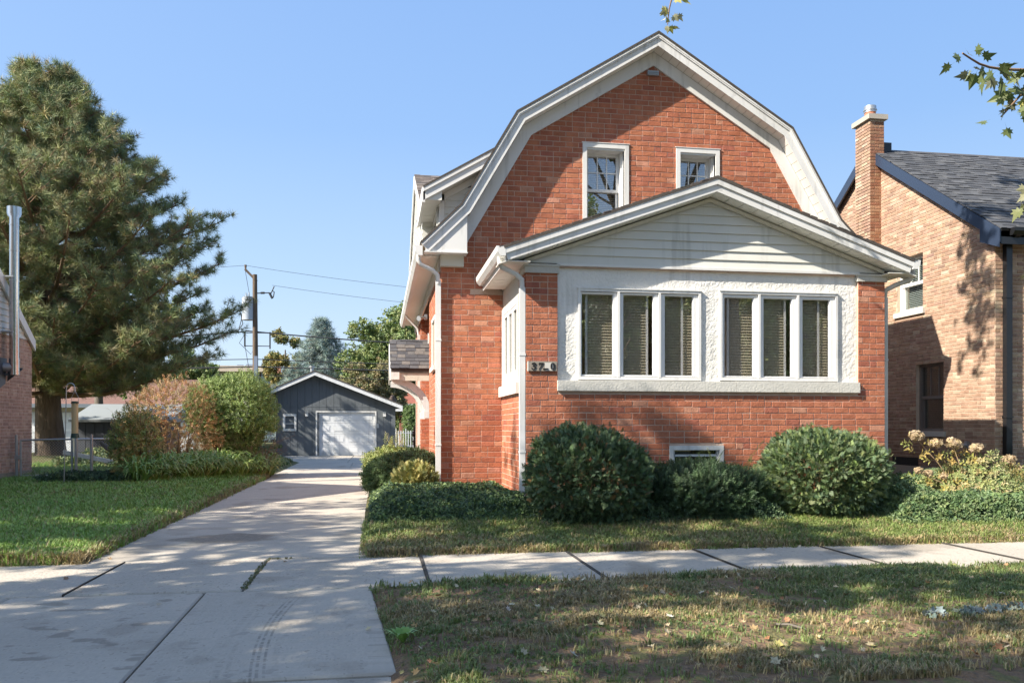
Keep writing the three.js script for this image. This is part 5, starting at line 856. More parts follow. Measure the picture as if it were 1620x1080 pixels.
globe('clipped_arborvitae', 'dark rounded evergreen globe shrub by the left porch corner', { at: [2.50, .10, -9.85], rx: .69, ry: .545, rz: .68, geo: LG.spray, n: 12500, size: .075, cols: [...ARB, ...ARB, ...ARB, [.18, .11, .045]], seed: 201, inner: .66, stems: 4 });
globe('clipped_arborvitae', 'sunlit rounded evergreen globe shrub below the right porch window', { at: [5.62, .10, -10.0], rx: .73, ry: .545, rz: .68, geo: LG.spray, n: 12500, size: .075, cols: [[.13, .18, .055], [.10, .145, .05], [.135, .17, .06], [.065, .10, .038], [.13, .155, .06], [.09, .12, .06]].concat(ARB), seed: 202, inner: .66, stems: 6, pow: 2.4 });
globe('yew_shrub', 'low spreading yew with long loose shoots under the basement window', { at: [4.03, .10, -10.0], rx: .72, ry: .31, rz: .52, geo: LG.yew, n: 5200, size: .12, cols: [[.030, .062, .020], [.042, .080, .024], [.024, .050, .018]], seed: 203, inner: .6, pow: 2.8, upb: .8,
  extra: (r, mats, cs) => { for (const [x0, y0, x1, y1] of [[4.15, .65, 4.32, .93], [4.5, .6, 4.86, 1.06], [3.55, .6, 3.48, .85], [4.9, .55, 5.02, .85], [4.3, .62, 4.12, .95], [3.75, .6, 3.86, .85], [4.62, .62, 4.7, .86], [4.02, .62, 4.0, .88]]) for (let k = 0; k < 9; k++) { const f = k / 9; mats.push(along(V(lerp(x0, x1, f), lerp(y0, y1, f), -10.1 + .04 * r()), V(x1 - x0, y1 - y0, .1).normalize(), r() * 6.28, .075)); cs.push(vary(r, [[.15, .17, .05], [.11, .145, .04]])); } } });
globe('boxwood_shrub', 'dark round clipped boxwood beside the driveway', { at: [.62, .08, -14.5], rx: .52, ry: .36, rz: .56, geo: LG.twiglet, n: 4200, size: .085, cols: [[.045, .075, .020], [.06, .09, .024], [.035, .06, .018]], seed: 204, inner: .78, pow: 2.2 });
globe('boxwood_shrub', 'green clipped boxwood mound at the driveway edge, left of the dark one', { at: [.17, .05, -14.3], rx: .40, ry: .33, rz: .55, geo: LG.twiglet, n: 3200, size: .085, cols: [[.06, .10, .025], [.08, .12, .03], [.045, .08, .022]], seed: 205, inner: .75, pow: 2.2 });
globe('golden_shrub', 'small yellow green shrub in the ivy before the boxwoods', { at: [.55, .12, -12.9], rx: .34, ry: .27, rz: .32, geo: LG.spray, n: 1500, size: .10, cols: [[.21, .20, .055], [.16, .165, .05], [.25, .22, .07], [.12, .13, .04]], seed: 206, inner: .4, pow: 2, upb: .7 });
globe('perennial_clump', 'bright yellow green leafy clump before the garage', { at: [.30, .05, -19.5], rx: .62, ry: .32, rz: .8, geo: LG.twiglet, n: 3000, size: .12, cols: [[.17, .20, .05], [.13, .17, .045], [.21, .22, .07]], seed: 207, inner: .4, pow: 2, upb: .8,
  extra: (r, mats, cs) => { for (let i = 0; i < 90; i++) { mats.push(along(V(.1 + .5 * r(), .55 + .6 * r() * r(), -20 + .8 * r()), V((r() - .5) * .6, 1, (r() - .5) * .6).normalize(), r() * 6, .12)); cs.push(vary(r, [[.17, .19, .05], [.22, .21, .08]])); } } });
// the left shrub row
globe('leafy_shrub', 'round green shrub with glossy leaves and rusty tips beside the driveway', { at: [-3.55, .12, -21.4], rx: 1.05, ry: 1.22, rz: 1.0, geo: LG.twiglet, n: 9000, size: .115, cols: [[.14, .19, .048], [.17, .22, .06], [.105, .15, .04], [.20, .25, .08], [.16, .22, .055], [.15, .21, .05]], seed: 211, inner: .55, pow: 2.3, stems: 22, upb: .5, shape: d => d.y < -.2 ? .72 : 1 });
globe('leafy_shrub', 'bare twiggy brown shrub with orange tips next to the green one', { at: [-4.75, .12, -20.4], rx: 1.05, ry: 1.1, rz: .8, geo: LG.twiglet, n: 2600, size: .10, cols: [[.33, .17, .065], [.28, .17, .07], [.22, .13, .055], [.20, .17, .06]], seed: 212, inner: .6, pow: 2.2, stems: 10, upb: .5 });
{ // fine bare twigs of the brown shrub and the lower right side of the green one
  const tw = (parent, at, n, len, mat, seed, sp) => { const r = rng(seed), m = mb(), tips = []; for (let k = 0; k < n; k++) { const a = r() * 6.28, q = r() * .35; limbs(m, r, V(at[0] + Math.cos(a) * q, at[1], at[2] + Math.sin(a) * q), V(Math.cos(a) * sp, 1, Math.sin(a) * sp), len * (.55 + .3 * r()), .011, 3, tips, .85, .1, 3); } m.build('twigs', mat, parent); };
  const S = scene.children.filter(o => /^leafy_shrub/.test(o.name));
  tw(S[1], [-4.75, .14, -20.4], 44, 1.15, M.twigPale, 311, .85); tw(S[0], [-3.1, .14, -21.0], 12, 1.0, M.twig, 312, .5);
}
globe('young_shrub', 'loose yellow green sapling in front of the chain link fence', { at: [-4.75, .12, -17.3], rx: .45, ry: .78, rz: .45, geo: LG.twiglet, n: 1100, size: .12, cols: [[.18, .22, .06], [.26, .25, .08], [.30, .20, .07], [.13, .17, .05]], seed: 213, inner: .2, pow: 2, stems: 12, upb: .6 });
// hedge far right, column by the red roof
globe('clipped_hedge', 'low clipped green hedge by the tan neighbour wall', { at: [11.5, .3, -11.4], rx: 1.0, ry: .30, rz: .4, geo: LG.twiglet, n: 2600, size: .09, cols: [[.05, .09, .025], [.065, .105, .03]], seed: 214, inner: .7, pow: 5 });
globe('columnar_shrub', 'tall narrow green column shrub beside the red roofed house', { at: [1.78, 0, -47], rx: .38, ry: 1.2, rz: .4, geo: LG.twiglet, n: 2200, size: .17, cols: [[.11, .17, .05], [.09, .14, .04]], seed: 215, inner: .6, pow: 4 });
globe('columnar_shrub', 'reddish narrow shrub at the foot of the green column shrub', { at: [1.95, 0, -43], rx: .2, ry: .62, rz: .25, geo: LG.twiglet, n: 700, size: .13, cols: [[.22, .09, .06], [.17, .08, .05]], seed: 216, inner: .4, pow: 3 });

// --- hydrangea with dried flower heads
{
  const at = [8.3, .25, -10.5], r = rng(221), t = thing('hydrangea', 'hydrangea with dried cream flower heads before the tan house', 'shrub', at), m = mb(), mats = [], cs = [];
  const heads = [[7.26, 1.13, -10.4, .11], [7.62, 1.02, -10.5, .10], [7.86, 1.02, -10.45, .115], [8.25, .95, -10.5, .10], [8.75, .78, -10.5, .11], [7.22, .66, -10.3, .07], [7.40, .62, -10.35, .075], [7.60, .58, -10.3, .06], [8.9, .66, -10.5, .08], [8.42, .6, -10.4, .05]];
  const fl = (() => { const q = mb(); for (let i = 0; i < 4; i++) { const a = i * 1.571, c = Math.cos(a), s = Math.sin(a); q.tri([0, 0, 0], [c * .6 - s * .4, .15, s * .6 + c * .4], [c, .1, s]).tri([0, 0, 0], [c, .1, s], [c * .6 + s * .4, .15, s * .6 - c * .4]); } return q.bake(); })();
  const hm = leafy([.52, .41, .26], { transmission: .25, roughness: .8 });
  for (const [x, y, z, s0] of heads) { const s = s0 * .86;
    const b = V(lerp(x, 8.1, .75), .28, z + .05); m.tube([[b.x, b.y, b.z], [lerp(b.x, x, .5) + .02, lerp(b.y, y, .55), z], [x, y - s * .5, z]], [.009, .007, .005], 5, null, false);
    const fm = [], fc = []; for (let i = 0; i < 150; i++) { const d = rdir(r), k0 = .45 + .6 * Math.sqrt(r()), p = V(x + d.x * s * k0 * 1.05, y + d.y * s * .7 * k0 + (fbm(d.x * 2 + x * 9, d.z * 2, 2, 0, 5) - .5) * s * .6, z + d.z * s * k0); fm.push(along(p, d.add(rdir(r).multiplyScalar(.6)), r() * 6, s * (.2 + .1 * r()))); const k = .75 + .45 * r(); fc.push([k, k * (.92 + .1 * r()), k * (.82 + .25 * r())]); }
    instances('flower_head', fl, hm, fm, fc, t);
    for (let i = 0; i < 6; i++) { const a = r() * 6.28; mats.push(along(V(x + Math.cos(a) * .05, y - s * 1.2 - r() * .2, z + Math.sin(a) * .05), V(Math.cos(a), .25, Math.sin(a)).normalize(), r() * 6, .15)); cs.push(vary(r, [[.20, .20, .05], [.26, .20, .055], [.14, .165, .045]])); }
  }
  for (let i = 0; i < 900; i++) { const a = r() * 6.28, q = Math.sqrt(r()); const p = V(8.35 + Math.cos(a) * .95 * q, .3 + r() * .55 * (1.15 - q), -10.5 + Math.sin(a) * .5 * q); mats.push(along(p, V(Math.cos(a), .5, Math.sin(a)).normalize(), r() * 6, .13)); cs.push(vary(r, [[.17, .19, .065], [.26, .21, .08], [.13, .165, .055], [.31, .27, .14], [.20, .22, .09]])); }
  m.build('stems', M.twigPale, t); instances('foliage', LG.twiglet, M.leafV, mats, cs, t);
}
// --- ground covers: nobody could count their leaves
function carpet(name, label, n, fn, geo, size, cols, seed, mat = M.leafV, up = .6) {
  const r = rng(seed), mats = [], cs = []; let guard = 0;
  while (mats.length < n && guard++ < n * 6) { const p = fn(r); if (!p) continue; const d = rdir(r); d.y = Math.abs(d.y) + up; mats.push(along(p, d.normalize(), r() * 6.28, size * (.7 + .6 * r()))); cs.push(vary(r, cols)); }
  return tag(instances(name, geo, mat, mats, cs), label, 'ground cover', null, 'stuff');
}
const inBed = (x0, x1, z0, z1, hf, edge = .25) => r => { const x = lerp(x0, x1, r()), z = lerp(z0, z1, r()); const e = Math.min(x - x0, x1 - x, z1 - z, z - z0 + .6), h = hf(x, z) * sstep(-.02, edge, e + .08 * (soft(x, z, 3, 9) - .5) * 2); return V(x, groundH(x, z) + h * Math.pow(r(), .35), z); };
const DARKIVY = [[.040, .078, .034], [.055, .098, .042], [.075, .12, .045], [.032, .060, .030]];
carpet('ivy', 'dark green ivy bed between driveway and porch', 9500, inBed(-.10, 2.0, -13.15, -9.75, (x, z) => .08 + .17 * soft(x, z, 1.9, 3), .3), LG.clump, .085, [...DARKIVY, [.12, .17, .055], [.14, .19, .06], [.09, .14, .05]], 231);
carpet('ivy', 'ivy around the feet of the porch shrubs', 4200, inBed(1.9, 5.0, -10.9, -9.45, (x, z) => .16 + .1 * soft(x, z, 2, 4), .2), LG.clump, .075, [[.030, .058, .024], [.045, .08, .03], [.06, .1, .04]], 232);
carpet('ground_cover', 'leafy ground cover spilling along the front of the tan house', 12000, inBed(6.2, 10.4, -11.2, -9.1, (x, z) => .08 + .46 * soft(x, z, 1.3, 5), .3), LG.clump, .085, [[.075, .125, .045], [.10, .15, .055], [.055, .095, .035], [.13, .17, .07]], 233);
carpet('daylilies', 'strap leaved daylilies along the foot of the left shrubs', 800, r => { const f = r(), x = lerp(-4.5, -2.75, f) + (r() - .5) * .25, z = lerp(-16.9, -22.2, f) + (r() - .5) * 1.1; return x > -2.72 ? null : V(x, groundH(x, z) - .01, z); }, LG.strap, .46, [[.15, .24, .05], [.12, .20, .04], [.20, .27, .07], [.24, .24, .08]], 234, M.blade, 2.5);
carpet('ivy', 'dark ivy patch at the foot of the chain link fence', 1700, r => { const x = lerp(-6.3, -4.4, r()), z = lerp(-17.9, -16.5, r()); return V(x, groundH(x, z) + .18 * r(), z); }, LG.clump, .085, DARKIVY, 235);
carpet('undergrowth', 'low leafy undergrowth around the pine trunk', 900, r => { const x = lerp(-7.4, -5.2, r()), z = lerp(-23, -20.5, r()); return V(x, groundH(x, z) + .5 * r() * soft(x, z, 1, 8), z); }, LG.clump, .12, [[.07, .11, .035], [.15, .17, .05]], 236);

// --- grass blades
function grass(name, label, n, region, size, cols, seed, dens = () => 1) {
  const r = rng(seed), mats = [[], []], cs = [[], []]; let i = 0, guard = 0;
  while (i < n && guard++ < n * 5) {
    const [x, z] = region(r), d = dens(x, z); if (r() > d) continue;
    const s = size(x, z) * (.65 + .7 * r()), k = i++ & 1; mats[k].push(place(x, groundH(x, z) - .004, z, (r() - .5) * .3, r() * 6.28, (r() - .5) * .3, s, s * (.8 + .5 * r()))); cs[k].push(cols(x, z, r));
  }
  instances(name, LG.blade, M.blade, mats[0], cs[0], scene, 'stuff').userData.label = label; const o = instances(name, LG.blade2, M.blade, mats[1], cs[1], scene, 'stuff'); o.userData.label = label + ', second layer of blades';
  scene.children.slice(-2).forEach(q => { q.userData.category = 'grass'; });
}
const dry = [[.30, .235, .115], [.25, .20, .10], [.20, .155, .085]], mixG = (a, b, k) => mix3(a, b, k);
grass('grass', 'short green grass of the left lawn', 62000, r => { const z = -8.12 - 13 * Math.pow(r(), 1.15), xr = -2.66, xl = Math.max(-10, z * .43 - .6); const x = lerp(xl, xr, r()); if ((x > -2.72 || z > -8.18) && r() < .45) return [x - .1, z - .1]; return [x, z]; }, (x, z) => .052 + .0022 * -z, (x, z, r) => { const k = soft(x, z, 1.2, 11), e = sstep(-2.95, -2.72, x) + sstep(-8.5, -8.2, z); const g = mixG([.145, .255, .045], [.215, .29, .065], k); const c = r() < .10 + .5 * e ? dry[Math.floor(r() * 3)] : g; const q = 1.6 * (.75 + .5 * r()); return c.map(v => v * q); }, 241);
grass('grass', 'grass of the narrow front lawn strip', 34000, r => { const x = lerp(-.18, 10.5, r()), z = lerp(-10.1, -8.10, Math.pow(r(), .8)); return [x, z]; }, () => .058, (x, z, r) => { const k = soft(x, z, 1.4, 12), e = sstep(-8.4, -8.18, z), g = mixG([.105, .16, .034], [.17, .19, .055], k); const c = r() < .14 + .4 * e + .35 * sstep(.5, .7, k) ? dry[Math.floor(r() * 3)] : g; const q = 1.6 * (.7 + .55 * r()); return c.map(v => v * q); }, 242);
const bare = (x, z) => { const a = fbm(x * 1.1 + 3, z * 1.7, 4, 0, 251), b = fbm(x * 3.1, z * 4.2, 3, 0, 252), edge = sstep(.5, .05, x) * .25 + sstep(1.6, .2, x) * .1, near = sstep(-5.2, -4.0, z) * .12; return clamp(sstep(.40, .60, a * .6 + b * .4 - edge * .25 - near * .7 - .035), .06, 1); };
grass('grass', 'thin patchy grass of the parkway', 30000, r => { const z = lerp(-6.68, -3.6, r()), xl = lerp(.10, -.08, clamp((-z - 4.3) / 2.3)) + (z > -4.3 ? .12 : 0); return [lerp(xl, Math.min(9, -z * .92 + 1.2), r()), z]; }, (x, z) => .026 + .022 * soft(x, z, 2, 14) + .018 * sstep(-6.2, -6.55, z), (x, z, r) => { const k = soft(x, z, 2.2, 15), w = soft(x, z, .9, 16); const g = mixG([.085, .135, .036], [.15, .175, .05], k); const c = r() < .16 + .7 * sstep(.53, .70, w) ? dry[Math.floor(r() * 3)] : g; const q = 1.6 * (.65 + .6 * r()); return c.map(v => v * q); }, 243, bare);
grass('grass', 'grass tuft at the left end of the sidewalk edge', 1500, r => [lerp(-6.5, -3.98, r()), lerp(-6.6, -4.5, r())], () => .06, (x, z, r) => { const q = .7 + .5 * r(); return [.12 * q, .16 * q, .04 * q]; }, 244);
grass('grass', 'green grass beside the garage and back fence', 9000, r => r() < .5 ? [lerp(-5.2, -4.05, r()), lerp(-36, -30, r())] : [lerp(-4.0, -2.95, r()), lerp(-29, -23, r())], () => .12, (x, z, r) => { const q = .7 + .5 * r(); return [.10 * q, .17 * q, .035 * q]; }, 245);
// little clovers and weeds of the parkway
carpet('weeds', 'small leafy weeds scattered in the worn parkway grass', 2600, r => { const x = lerp(.15, 6, r()), z = lerp(-6.5, -3.9, r()); if (fbm(x * 1.6, z * 2, 3, 0, 261) < .5) return null; return V(x, groundH(x, z) + .006, z); }, LG.clump, .022, [[.12, .18, .055], [.17, .21, .07], [.09, .14, .05]], 262);
carpet('joint_weeds', 'moss and weeds growing in the sidewalk joint', 150, r => { const q = r(); return q < .8 ? V(-1.04 + (r() - .5) * .05, .004, lerp(-8.15, -6.66, r())) : V(lerp(-1.04, -.8, r()), .004, -8.17); }, LG.clump, .018, [[.10, .12, .045], [.14, .13, .06], [.08, .09, .04]], 263);
// dead leaves
{ const r = rng(271), mats = [], cs = []; for (let i = 0; i < 620; i++) { let x, z; const q = r(); if (q < .62) { x = lerp(.1, 6.5, r()); z = lerp(-6.6, -3.8, r()); } else if (q < .85) { x = lerp(-.1, 9, r()); z = -8.2 - 1.1 * r() * r(); } else if (q < .95) { x = -2.72 - .5 * r() * r(); z = lerp(-17, -8.2, r()); } else { x = lerp(-2.6, 6, r()); z = lerp(-9, -4.4, r()); } const con = q >= .95 && (z > -8.15 || x < -.1); mats.push(place(x, (con ? .006 : groundH(x, z) + .012 + .02 * r()), z, (r() - .5) * 1.5, r() * 6.28, (r() - .5) * 1.5, .02 + .026 * r(), .03 + .04 * r())); cs.push(vary(r, [[.30, .25, .15], [.25, .17, .085], [.19, .12, .065], [.34, .30, .22], [.27, .24, .09], [.21, .10, .05], [.29, .24, .16]])); }
  tag(instances('fallen_leaves', LG.dead, leafy([1, 1, 1], { transmission: .1, roughness: .85 }), mats, cs, scene, 'stuff'), 'curled dead leaves scattered over grass and paving', 'fallen leaves'); }
// single things on the parkway
{ const r = rng(281), t = thing('dandelion_weed', 'broad leaved green weed at the parkway corner beside the apron', 'weed', [.13, .02, -4.75]); const m = mb();
  for (let k = 0; k < 13; k++) { const a = k * 2.4, L = .09 + .06 * r(), c = Math.cos(a), s = Math.sin(a); let pv = null; for (let q = 0; q <= 6; q++) { const f = q / 6, w = .016 * Math.sin(Math.PI * Math.min(1, f * 1.05 + .08)) * (q % 2 ? 1.25 : .8), x = .13 + c * L * f, z = -4.75 + s * L * f, y = .03 + .075 * Math.sin(f * 2.2), e = [[x - s * w, y, z + c * w], [x + s * w, y, z - c * w]]; if (pv) m.quad(pv[0], pv[1], e[1], e[0]); pv = e; } } m.build('leaves', leafy([.20, .36, .06]), t); }
{ const r = rng(282), t = thing('shrivelled_leaf_heap', 'pale grey green shrivelled leaf clump lying on the right parkway grass', 'leaf litter', [3.75, .1, -4.75]), a = [[], []];
  for (const [cx, w, n] of [[3.44, .06, 26], [3.66, .09, 36], [3.86, .06, 20], [4.0, .06, 16]]) for (let i = 0; i < n; i++) { const x = cx + (r() - .5) * 2 * w, z = -4.72 + (r() - .5) * .09; a[0].push(place(x, groundH(x, z) + .02 + .04 * r() * (1 - Math.abs(x - cx) / w), z, r() * 6, r() * 6, r() * 6, .032 + .02 * r())); a[1].push(vary(r, [[.15, .18, .17], [.20, .225, .205], [.12, .15, .145]])); }
  instances('leaf_clump', LG.dead, leafy([1, 1, 1], { transmission: .1, roughness: .8 }), a[0], a[1], t); }
{ const m = mb(); m.tube([[2.33, .075, -4.66], [2.39, .085, -4.60], [2.45, .075, -4.52]], [.009, .008, .006], 7); tag(m.build('stick', M.barkGrey), 'short grey stick lying in the middle of the parkway', 'stick'); }

// =====================================================================  fence, gate, feeder and other small things at the left
const pipe = (m, a, b, r = .021) => m.tube([a, b], r, 8);
function mesh_(parent, A, Bp, h0, h1, nm = 'chain_link_mesh') { // diamond wire net between two posts
  const L = Math.hypot(Bp[0] - A[0], Bp[1] - A[1]), m = mb(), s = .056, n = Math.ceil((L + h1 - h0) / s), at = (u, v) => [lerp(A[0], Bp[0], u / L), v, lerp(A[1], Bp[1], u / L)], H = h1 - h0;
  for (let i = -Math.ceil(H / s); i < Math.ceil(L / s); i++) for (const d of [1, -1]) { let u0 = i * s, u1 = u0 + H, v0 = h0, v1 = h1; if (d < 0) { v0 = h1; v1 = h0; } const t0 = clamp((0 - u0) / H), t1 = clamp((L - u0) / H); if (t1 - t0 < .02) continue; const a = at(u0 + H * t0, lerp(v0, v1, t0)), b = at(u0 + H * t1, lerp(v0, v1, t1)); m.tube([a, b], .0022, 3, null, false); }
  m.build(nm, M.galv, parent);
}
{
  const t = thing('fence_gate', 'galvanised chain link gate beside the left house corner', 'gate', [-6.65, .2, -18.1]), f = mb(), y0 = .26, y1 = .98, z = -18.1;
  pipe(f, [-7.12, y0, z], [-7.12, y1, z]); pipe(f, [-6.16, y0, z], [-6.16, y1, z]); pipe(f, [-7.12, y0, z], [-6.16, y0 + .02, z]); pipe(f, [-7.12, y1, z], [-6.16, y1 + .02, z]); f.build('gate_frame', M.galv, t); mesh_(t, [-7.12, z], [-6.16, z], y0, y1);
  mb().box(-7.22, -7.1, .6, .68, z + .02, z + .06).build('latch', M.galv, t);
}
{
  const t = thing('chain_link_fence', 'low chain link fence running right from the gate', 'fence', [-5, .2, -18.5]); const P = [[-6.08, -18.1], [-5.85, -18.3], [-4.95, -19.3]];
  const posts = [[-7.2, -18.1], ...P]; for (const [x, z] of posts) pipe(mb(), [x, .05, z], [x, 1.06, z], .03).tube([[x, 1.06, z], [x, 1.1, z]], [.035, .01], 8).build('post', M.galv, t);
  const rl = mb(); for (let i = 1; i < P.length; i++) pipe(rl, [P[i - 1][0], 1.0, P[i - 1][1]], [P[i][0], 1.0, P[i][1]], .02); rl.build('top_rail', M.galv, t); for (let i = 1; i < P.length; i++) mesh_(t, P[i - 1], P[i], .22, 1.0);
}
{
  const t = thing('bird_feeder', 'tube bird feeder hanging from a tall shepherd hook', 'bird feeder', [-5.72, .12, -16.4]), x = -5.72, z = -16.4;
  const P = []; P.push([x, .1, z], [x + .03, 1.3, z], [x + .045, 1.95, z]); for (let k = 0; k <= 8; k++) { const a = Math.PI - k / 8 * Math.PI; P.push([x + .115 + .07 * Math.cos(a), 1.98 + .07 * Math.sin(a), z]); } P.push([x + .195, 1.9, z]);
  mb().tube(P, .009, 7).build('hook', M.galv, t); mb().tube([[x + .19, 1.92, z], [x + .13, 1.78, z], [x + .13, 1.70, z]], .004, 4).tube([[x + .19, 1.92, z], [x + .255, 1.78, z], [x + .255, 1.70, z]], .004, 4).build('hanger', M.galv, t);
  mb().tube([[x + .19, 1.13, z], [x + .19, 1.68, z]], .058, 14).build('seed_tube', std([.52, .40, .22], { roughness: .35 }), t);
  mb().tube([[x + .19, 1.68, z], [x + .19, 1.72, z]], [.07, .055], 14).tube([[x + .19, 1.04, z], [x + .19, 1.13, z]], [.075, .06], 14).build('feeder_caps', std([.03, .07, .06], { roughness: .4 }), t);
}
tag(mb().beam([-7.05, .68, -20.2], [-5.95, .46, -20.0], .05, .09).build('white_board', M.white), 'white painted board lying aslant behind the gate', 'board');
{ const m = mb(); m.tube([[-5.55, .93, -17.95], [-5.42, .82, -17.9], [-5.2, .72, -17.85], [-4.95, .55, -17.8], [-4.62, .34, -17.7]], [.035, .055, .05, .055, .05], 9).tube([[-5.3, .77, -17.87], [-5.22, .86, -17.84]], [.03, .018], 7); tag(m.build('fallen_log', M.barkGrey), 'weathered branch leaning on the chain link fence', 'log'); }
tag(mb().tube([[-5.72 + .35, 0, -16.35], [-5.36, .05, -16.35]], .01, 5).build('stake', M.galv), 'short metal stake in the lawn by the feeder pole', 'stake');

// =====================================================================  utility pole and wires
{
  const x = -6.55, z = -46, t = thing('utility_pole', 'wooden utility pole with grey transformer behind the shrubs', 'pole', [x, 0, z]);
  mb().tube([[x + .05, 0, z], [x, 9.35, z]], [.17, .12], 10).build('pole_shaft', M.pole, t);
  mb().box(x - .02, x + .16, .2, 5.0, z + .10, z + .2).build('cable_guard', std([.20, .24, .32], { roughness: .5 }), t);
  mb().tube([[x - .36, 6.95, z], [x - .36, 8.1, z]], .3, 18).tube([[x - .36, 8.1, z], [x - .36, 8.16, z]], [.31, .24], 18).tube([[x - .36, 6.92, z], [x - .36, 6.97, z]], .31, 18).build('transformer', std([.40, .44, .49], { roughness: .45 }), t);
  mb().box(x - .2, x, 7.8, 7.9, z - .05, z + .05).box(x - .2, x, 7.2, 7.3, z - .05, z + .05).tube([[x - .3, 8.16, z], [x - .3, 8.4, z]], .03, 6).tube([[x - .45, 8.16, z], [x - .45, 8.36, z]], .03, 6).build('mounts', M.galv, t);
  mb().beam([x + .1, 9.0, z], [x - .5, 9.62, z], .1, .12).tube([[x - .48, 9.6, z], [x - .48, 9.85, z]], [.04, .07], 8).build('top_arm', M.pole, t);
  mb().beam([x, 8.35, z], [x + .75, 8.4, z], .05, .05).tube([[x + .75, 8.4, z], [x + .9, 8.1, z]], .06, 8).tube([[x + .8, 8.3, z], [x + 1.0, 8.75, z]], .03, 6).tube([[x + .95, 8.15, z], [x + 1.0, 8.45, z], [x + .92, 8.5, z]], .03, 6).tube([[x + .3, 8.38, z], [x + .5, 8.39, z]], .06, 8).build('cutout_arm', M.wire, t);
  mb().box(x - .55, x - .47, 5.5, 6.3, z, z + .05).box(x + .75, x + .82, 5.4, 6.3, z, z + .05).beam([x - .5, 5.55, z], [x + .78, 5.55, z], .04, .04).beam([x - .5, 6.25, z], [x + .78, 6.25, z], .04, .04).build('rack', M.wire, t);
  const d = mb(); d.tube([[x - .5, 9.6, z], [x - .42, 9.1, z], [x - .3, 8.4, z]], .012, 4).tube([[x - .55, 7.9, z + .1], [x - .75, 7.4, z + .1], [x - .6, 6.7, z + .1], [x - .9, 6.3, z]], .022, 4).tube([[x - .6, 7.6, z + .1], [x - .7, 6.9, z], [x - .85, 6.3, z]], .02, 4).tube([[x - .5, 6.2, z], [x - .8, 5.7, z], [x - .2, 5.1, z], [x, 5.5, z]], .014, 4).tube([[x - .5, 5.5, z], [x - .1, 3.2, z + .1]], .014, 4); d.build('drop_wires', M.wire, t);
  const wire = (a, b, sag, r, label) => { const P = []; for (let i = 0; i <= 24; i++) { const f = i / 24; P.push([lerp(a[0], b[0], f), lerp(a[1], b[1], f) - sag * 4 * f * (1 - f), lerp(a[2], b[2], f)]); } const m = mb().tube(P, r, 4, null, false); tag(m.build('overhead_wire', M.wire), label, 'wire'); };
  wire([x - .48, 9.82, z], [x + 38, 9.4, z], 1.2, .009, 'thin topmost wire leaving the top of the utility pole'); wire([x - .48, 9.82, z], [x - 38, 9.6, z], .9, .009, 'thin wire from the pole top toward the pine');
  wire([x + .9, 8.8, z], [x + 38, 8.4, z], 1.1, .009, 'second thin wire right of the pole, below the topmost one');
  wire([x - .5, 6.35, z], [x + 38, 6.2, z], .75, .035, 'thick black cable at the height of the transformer foot'); wire([x - .5, 6.3, z], [x - 38, 6.3, z], .9, .035, 'thick black cable running left behind the pine');
  wire([x, 4.85, z], [x + 38, 4.9, z], .3, .022, 'upper cable of the low pair right of the pole'); wire([x, 4.85, z], [x - 38, 4.9, z], .3, .022, 'upper cable of the low pair left of the pole');
  wire([x, 4.45, z], [x + 38, 4.4, z], .2, .034, 'lower thicker cable of the low pair right of the pole'); wire([x, 4.45, z], [x - 38, 4.2, z], .3, .034, 'lower thicker cable of the low pair left of the pole');
  wire([x + .78, 6.2, z], [x + 8, 4.0, z - 10], .1, .014, 'service wire slanting down right from the pole rack'); wire([x, 4.0, z], [x + 38, 3.9, z - 2], .2, .016, 'lowest faint cable right of the pole');
}

// =====================================================================  far buildings
{
  const t = thing('apartment_building', 'flat roofed cream apartment block far behind the green shrub', 'building', [-12, 0, -80]); const y1 = 6.0, wl = std([.52, .50, .45], { map: T.grain });
  mb().box(-20, -10.3, 0, y1, -92, -75).build('wall', wl, t);
  mb().box(-20.6, -9.9, y1, y1 + .5, -92.6, -74.4).build('flat_roof', std([.55, .46, .36], { map: T.grain }), t); mb().box(-9.9, -9.84, y1 + .05, y1 + .35, -92.5, -74.4).build('gutter', M.wire, t);
  const pan = mb(); for (const x of [-19, -16.5, -14, -11.3]) { const w = mb().box(x, x + 1.0, 3.8, 5.2, -75.02, -74.92).build('window', M.garageWhite, t); mb().box(x + .1, x + .9, 3.9, 5.1, -74.92, -74.9).build('pane', std([.12, .17, .22], { roughness: .15 }), w); mb().box(x + 1.15, x + 1.7, 3.0, 6, -75.02, -74.95).build('panel', std([.36, .42, .46]), t); }
  for (const z of [-77, -80, -83, -86, -89]) { const w = mb().box(-10.31, -10.22, 4.0, 5.2, z, z - .7).build('window', M.garageWhite, t); mb().box(-10.22, -10.2, 4.1, 5.1, z - .1, z - .6).build('pane', std([.1, .12, .15], { roughness: .2 }), w); }
  mb().box(-10.28, -10.18, 0, y1, -75.2, -75.1).box(-10.28, -10.18, 0, y1, -84.9, -84.8).build('downspout', std([.2, .1, .07]), t);
  mb().box(-10.4, -9.9, y1 + .4, y1 + 1.5, -88, -87.3).build('chimney', std([.36, .17, .11], { map: T.brick }), t); mb().box(-12.9, -12.4, y1 + .5, y1 + .95, -80, -79.5).box(-12.1, -11.4, y1 + .5, y1 + 1.0, -80.2, -79.4).build('roof_unit', std([.2, .25, .33]), t);
}
